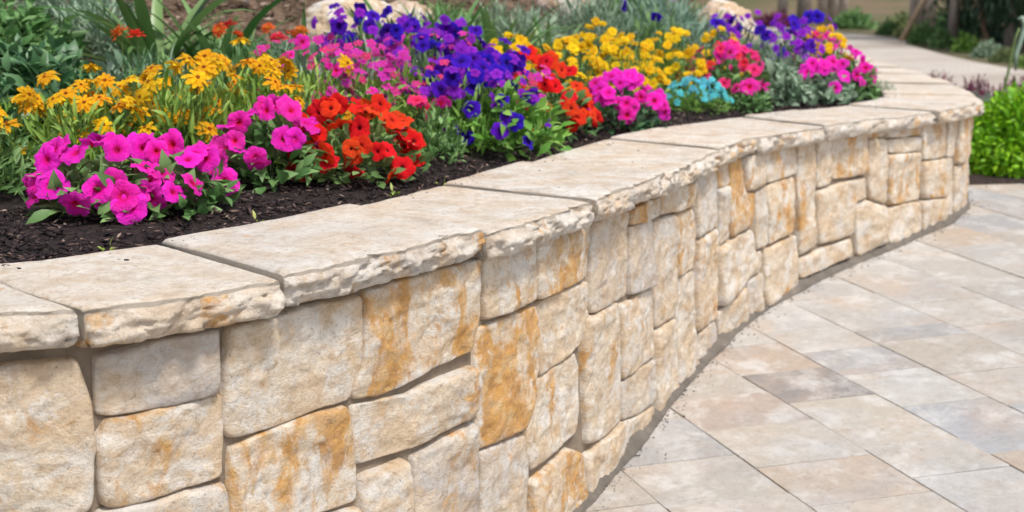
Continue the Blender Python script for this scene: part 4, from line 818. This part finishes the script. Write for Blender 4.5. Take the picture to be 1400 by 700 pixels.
boulder(1.10, 6.95, bz(1.10, 6.95) + .14, .19, .17, .24, 'tan boulder standing above the far purple flowers', 7, (.58, .42, .28), .3)
boulder(-1.22, 5.6, bz(-1.22, 5.6) + .02, .12, .10, .07, 'low tan boulder half hidden behind the first strap leaves', 8, (.52, .38, .26), .8)
m, n, b = newmat('weathered_wood'); g = coords(n)
L(n, ramp(n, noise(n, g, 40, 5, .6), [(.35, (.22, .14, .09)), (.6, (.45, .32, .23))]), b.inputs['Base Color']); bump(n, b, noise(n, g, 80, 4), .004)
def on_bank(pts): return [(x, y, bz(x, y) + dz) for x, y, dz in pts]
mb = MB(); tube(mb, on_bank([(-1.86, 5.15, .02), (-1.72, 5.0, .03), (-1.60, 4.82, .04), (-1.54, 4.62, .02), (-1.46, 4.52, .010)]), [.020, .018, .015, .011, .005], 9)
tube(mb, on_bank([(-1.60, 4.83, .04), (-1.48, 4.80, .05), (-1.36, 4.84, .03)]), [.012, .008, .004], 7)
tag(mb.obj('fallen_branch', m), 'weathered pale branch lying on the mulch at the top left', 'branch')
# ---- seedlings in the mulch
for i, (s_, d_, lb) in enumerate([(3.35, .47, 'tiny yellow green seedling below the scarlet petunia'), (3.88, .46, 'tiny seedling below the deep blue mound, left one'), (4.10, .45, 'tiny seedling below the deep blue mound, right one'), (2.95, .46, 'tiny seedling between the hot pink petunia and the coping'), (4.9, .46, 'tiny seedling below the rounded magenta petunia'), (5.55, .45, 'tiny seedling below the sky blue mound')]):
    x, y = wp(s_, d_); plant('seedling', lb, 'seedling', 'seedlings in the dark mulch', float(x), float(y), [('seed', leaf_material('seedling_leaf', (.32, .42, .06), (.5, .55, .15)) if i == 0 else bpy.data.materials['seedling_leaf'], .010, .018, 0)])

# ================================================================ RIGHT: PLANTING STRIP BEYOND THE PATIO
xs = np.linspace(1.6, 14, 90); ys = np.r_[np.linspace(PATIO_Y + .002, 7, 16), np.linspace(7.2, 10.8, 20)]
X, Y = np.meshgrid(xs, ys); X = X + .0; P = np.c_[X.ravel(), Y.ravel()]
lim = np.interp(P[:, 0], [2.7, 3.9, 5.6, 9, 14], [12.0, 9.8, 8.2, 7.1, 6.85]); P[:, 1] = PATIO_Y + .002 + (P[:, 1] - PATIO_Y - .002) / (10.8 - PATIO_Y) * (lim - PATIO_Y)
Z = ground_z(P[:, 0], P[:, 1]) + .035 + .015 * fbm(np.c_[P, 0 * P[:, 0]], 8, 8)
Z = np.where(P[:, 1] < 6.1, zg(P[:, 0], PATIO_Y) - .02, np.maximum(Z, GZ - .02))
idx = np.arange(len(P)).reshape(len(ys), len(xs)); F = np.stack([idx[:-1, :-1], idx[:-1, 1:], idx[1:, 1:], idx[1:, :-1]], -1).reshape(-1, 4)
m, n, b = newmat('strip_mulch'); g = coords(n)
L(n, ramp(n, noise(n, g, 40, 6, .75), [(.35, (.02, .013, .013)), (.55, (.055, .036, .034)), (.75, (.14, .10, .08))]), b.inputs['Base Color']); bump(n, b, noise(n, g, 60, 6, .75), .015)
tag(mesh('planting_strip_soil', np.c_[P, Z], F, m), kind='structure')
def gplant(name, lb, cat, grp, x, y, fol, z=None):
    t = empty(name, (x, y, GZ - .03 if z is None else z), lb, cat, grp)
    for f_ in fol: put(t, *f_)
    return t
gplant('lime_shrub', 'round lime green shrub beside the right end of the wall', 'shrub', 'lime green shrubs', 2.56, 6.50, [('dense', LM['lime'], .33, .41, 0), ('dense', LM['lime'], .27, .36, 1), ('dense', LM['lime'], .355, .43, 2)])
gplant('lime_shrub', 'round lime green shrub at the right edge of the photo', 'shrub', 'lime green shrubs', 3.12, 6.62, [('dense', LM['lime'], .30, .36, 1), ('dense', LM['lime'], .25, .33, 0), ('dense', LM['lime'], .32, .39, 2)])
for x, y, r, h, lb in [(2.62, 7.45, .22, .31, 'bluish green soft shrub directly behind the lime shrub'), (2.98, 7.6, .24, .29, 'bluish green soft shrub farther right behind the lime shrub'), (3.4, 7.5, .26, .28, 'bluish green soft shrub at the right frame edge')]:
    gplant('silver_shrub', lb, 'shrub', 'bluish green shrubs', x, y, [('sage', LM['blue'], r, h, 0), ('fine', LM['blue'], r * .9, h * .9, 2)])
for x, y, r, h, lb in [(2.84, 8.85, .17, .36, 'purple leaved plant nearest the coping end'), (3.08, 8.75, .18, .34, 'purple leaved plant second from the wall'), (3.32, 8.70, .18, .34, 'purple leaved plant beside the bent stem'), (3.60, 8.55, .20, .32, 'purple leaved plant at the right frame edge'), (3.05, 9.4, .2, .26, 'purple leaved plant farthest back near the driveway')]:
    gplant('purple_plant', lb, 'plant', 'purple leaved plants by the driveway', x, y, [('airy', LM['purple'], r, h * .95, 0), ('fine', LM['purple'], r * .9, h, 1)])
t = empty('bent_stem', (3.02, 8.2, GZ - .02), 'tall thin bent stem with a drooping green bud at right', 'plant')
mb = MB(); tube(mb, [(0, 0, 0), (.02, 0, .25), (.055, 0, .48), (.075, 0, .62), (.095, 0, .68)], [.010, .009, .008, .007, .006], 6); mb.obj('stem', STEM, t)
mb = MB(); tube(mb, [(.09, 0, .42), (.085, 0, .52), (.115, 0, .63), (.13, 0, .70), (.105, 0, .745), (.08, 0, .735)], [.006, .014, .015, .017, .014, .005], 8); mb.obj('bud', LM['blue'], t)

# ================================================================ BACKGROUND
m, n, b = newmat('tree_bark'); g = coords(n, (1, 1, .3))
L(n, ramp(n, noise(n, g, 9, 6, .65), [(.35, (.26, .21, .18)), (.65, (.50, .43, .37))]), b.inputs['Base Color']); bump(n, b, noise(n, g, 25, 5), .02); BARK = m
m, n, b = newmat('stake_wood'); g = coords(n); L(n, ramp(n, noise(n, g, 6, 4), [(.3, (.36, .25, .16)), (.7, (.5, .38, .26))]), b.inputs['Base Color']); STAKE = m
def tree(name, lb, grp, x, y, rt, ht, cr, ch, mat, cz, var=0, stakes=0, lean=0):
    z = float(ground_z(x, y)) - .04; t = empty(name, (x, y, z), lb, 'tree', grp)
    rs = np.random.default_rng(int(x * 31 + y)); mb_ = MB()
    p = [(0, 0, -.1), (.02 * ht * lean, 0, ht * .3), (.01, .02, ht * .6), (.05, .03, ht)]
    tube(mb_, p, [rt * 1.25, rt, rt * .85, rt * .45], 10)
    for k_ in range(6):
        a = k_ * 1.05 + rs.uniform(0, .6); zz = ht * rs.uniform(.6, .98); L_ = cr * rs.uniform(.5, .8)
        tube(mb_, [(0, 0, zz), (math.cos(a) * L_ * .5, math.sin(a) * L_ * .5, zz + L_ * .35), (math.cos(a) * L_, math.sin(a) * L_, zz + L_ * .6)], [rt * .4, rt * .25, rt * .08], 6)
    mb_.obj('trunk', BARK, t)
    me = crown_mesh(var, mat)
    inst('crown', me, t, Matrix.Translation((0, 0, cz)) @ Matrix.Rotation(rs.uniform(0, 6.28), 4, 'Z') @ Matrix.Diagonal((cr, cr, ch, 1)))
    for k_ in range(stakes):
        a = .5 + k_ * 2.4; mb_ = MB(); tube(mb_, [(math.cos(a) * 1.1, math.sin(a) * 1.1 * .4, -.05), (math.cos(a) * .12, math.sin(a) * .1, 1.9)], [.05, .05], 8); mb_.obj('stake', STAKE, t)
    return t
_cm = {}
def crown_mesh(var, mat):
    k = (var, mat.name)
    if k in _cm: return _cm[k]
    rs = np.random.default_rng(100 + var); n_ = 9000; cl = 46
    cc = rs.normal(size=(cl, 3)); cc /= np.linalg.norm(cc, axis=1)[:, None]; cc *= rs.uniform(.35, .82, cl)[:, None]; cc[:, 2] = cc[:, 2] * .9
    j = rs.integers(cl, size=n_); o_ = rs.normal(size=(n_, 3)); o_ /= np.linalg.norm(o_, axis=1)[:, None]; o_ *= (rs.uniform(.3, 1, n_) ** .5 * .27)[:, None]
    P_ = cc[j] + o_; D = o_ * 3 + rs.normal(size=(n_, 3)) * .6
    V, F, C = scatter(OVAL[0], OVAL[1], P_, frames(D), .075 * rs.uniform(.6, 1.3, n_)[:, None] * np.ones((1, 3)), np.clip(rs.uniform(0, 1, (n_, 3)) * .6 + rs.uniform(0, .4, cl)[j][:, None], 0, 1))
    _cm[k] = mesh('crown', V, F, mat, None, True, C, link=False); return _cm[k]
tree('park_tree', 'grey trunked tree beyond the driveway, the thickest trunk', 'trees beyond the driveway', 9.35, 30.5, .26, 5.5, 2.6, 2.2, LM['olive'], 6.4, 0)
tree('staked_tree', 'young tree held by leaning wooden stakes beyond the driveway', 'trees beyond the driveway', 8.75, 26.5, .09, 3.6, 1.6, 1.5, LM['olive'], 4.6, 1, 3)
for i, (x, y, r_, lb) in enumerate([(9.9, 49, .17, 'leftmost thin trunk of the far row'), (10.9, 50, .24, 'second thin trunk of the far row'), (11.0, 47.5, .16, 'third thin trunk of the far row'), (12.1, 50.5, .25, 'fourth trunk of the far row, pale and thick'), (11.5, 46.5, .15, 'rightmost thin trunk of the far row')]):
    tree('slender_tree', lb, 'slender trees far behind the bed', x, y, r_, 5.2, 2.1, 1.9, LM['olive'], 6.3, i % 2)
for i, (x, y, cr, ch, lb) in enumerate([(9.75, 27, 1.45, 2.6, 'dark evergreen nearest the staked tree'), (9.1, 24.2, 1.4, 2.4, 'dark evergreen second from the staked tree'), (11.2, 31, 1.6, 2.8, 'dark evergreen behind the gap between the others'), (8.9, 21.8, 1.4, 2.3, 'dark evergreen at the right frame edge'), (11.6, 25.5, 2.1, 2.8, 'largest dark evergreen far right'), (14, 31, 2.4, 2.8, 'dark evergreen farthest back')]):
    tree('evergreen_tree', lb, 'dark evergreens beyond the driveway', x, y, .14, ch * 1.2, cr * 1.15, ch * 1.05, LM['pine'], ch * .82, i % 2)
sh = [(9.3, 33, 0.31, 0.34, 'mid', 'green bush far left by the driveway edge'), (8.9, 30, 0.31, 0.37, 'olive', 'olive bush just left of the thick trunk'), (8.25, 26.7, 0.28, 0.43, 'mid', 'bright green bush at the foot of the thick trunk'), (7.95, 24.6, 0.25, 0.34, 'mid', 'green bush right of the thick trunk'),
      (7.6, 22.3, 0.24, 0.31, 'bright', 'fresh green bush below the stakes'), (7.25, 20.3, 0.24, 0.26, 'greyg', 'grey green bush right of the stakes'), (6.95, 18.7, 0.22, 0.22, 'olive', 'olive bush on the brown verge'), (6.75, 17.2, 0.20, 0.21, 'bright', 'fresh green bush beside the bent stem'), (6.7, 15.9, 0.19, 0.20, 'greyg', 'grey bush at the right frame edge'),
      (10.6, 36, 0.70, 0.48, 'olive', 'wide olive bush behind the driveway bend'), (10.2, 40, 0.70, 0.56, 'mid', 'wide green bush beneath the slender trees'), (8.6, 43.5, 0.70, 0.48, 'purple', 'reddish bush beneath the slender trees'), (11.5, 34, 0.80, 0.56, 'mid', 'wide green bush behind the thick trunk'), (12.5, 38, 0.90, 0.64, 'olive', 'largest olive bush far behind')]
for x, y, r, h, mt, lb in sh:
    gplant('verge_bush', lb, 'bush', 'bushes along the driveway verge', x, y, [('shrub', LM[mt], r, h, 0), ('fine', LM[mt], r * .9, h * .9, 1)], float(ground_z(x, y)) - .03)
# the far wood, one mass
n_ = 26000; P = np.c_[rng.uniform(-50, 70, n_), rng.uniform(66, 84, n_)]; top = 5 + 4 * (fbm(np.c_[P[:, :1], 0 * P[:, :1], 0 * P[:, :1]], .13, 3) + .4)
Z = ground_z(P[:, 0], P[:, 1]) + rng.uniform(0, 1, n_) * top
V, F, C = scatter(OVAL[0], OVAL[1], np.c_[P, Z], frames(rng.normal(size=(n_, 3))), .95 * rng.uniform(.6, 1.4, n_)[:, None] * np.ones((1, 3)), np.repeat(np.clip(.5 + .5 * fbm(np.c_[P, Z], .4, 4), 0, 1)[:, None], 3, 1))
tag(mesh('far_woodland', V, F, LM['olive'], None, True, C), kind='stuff')
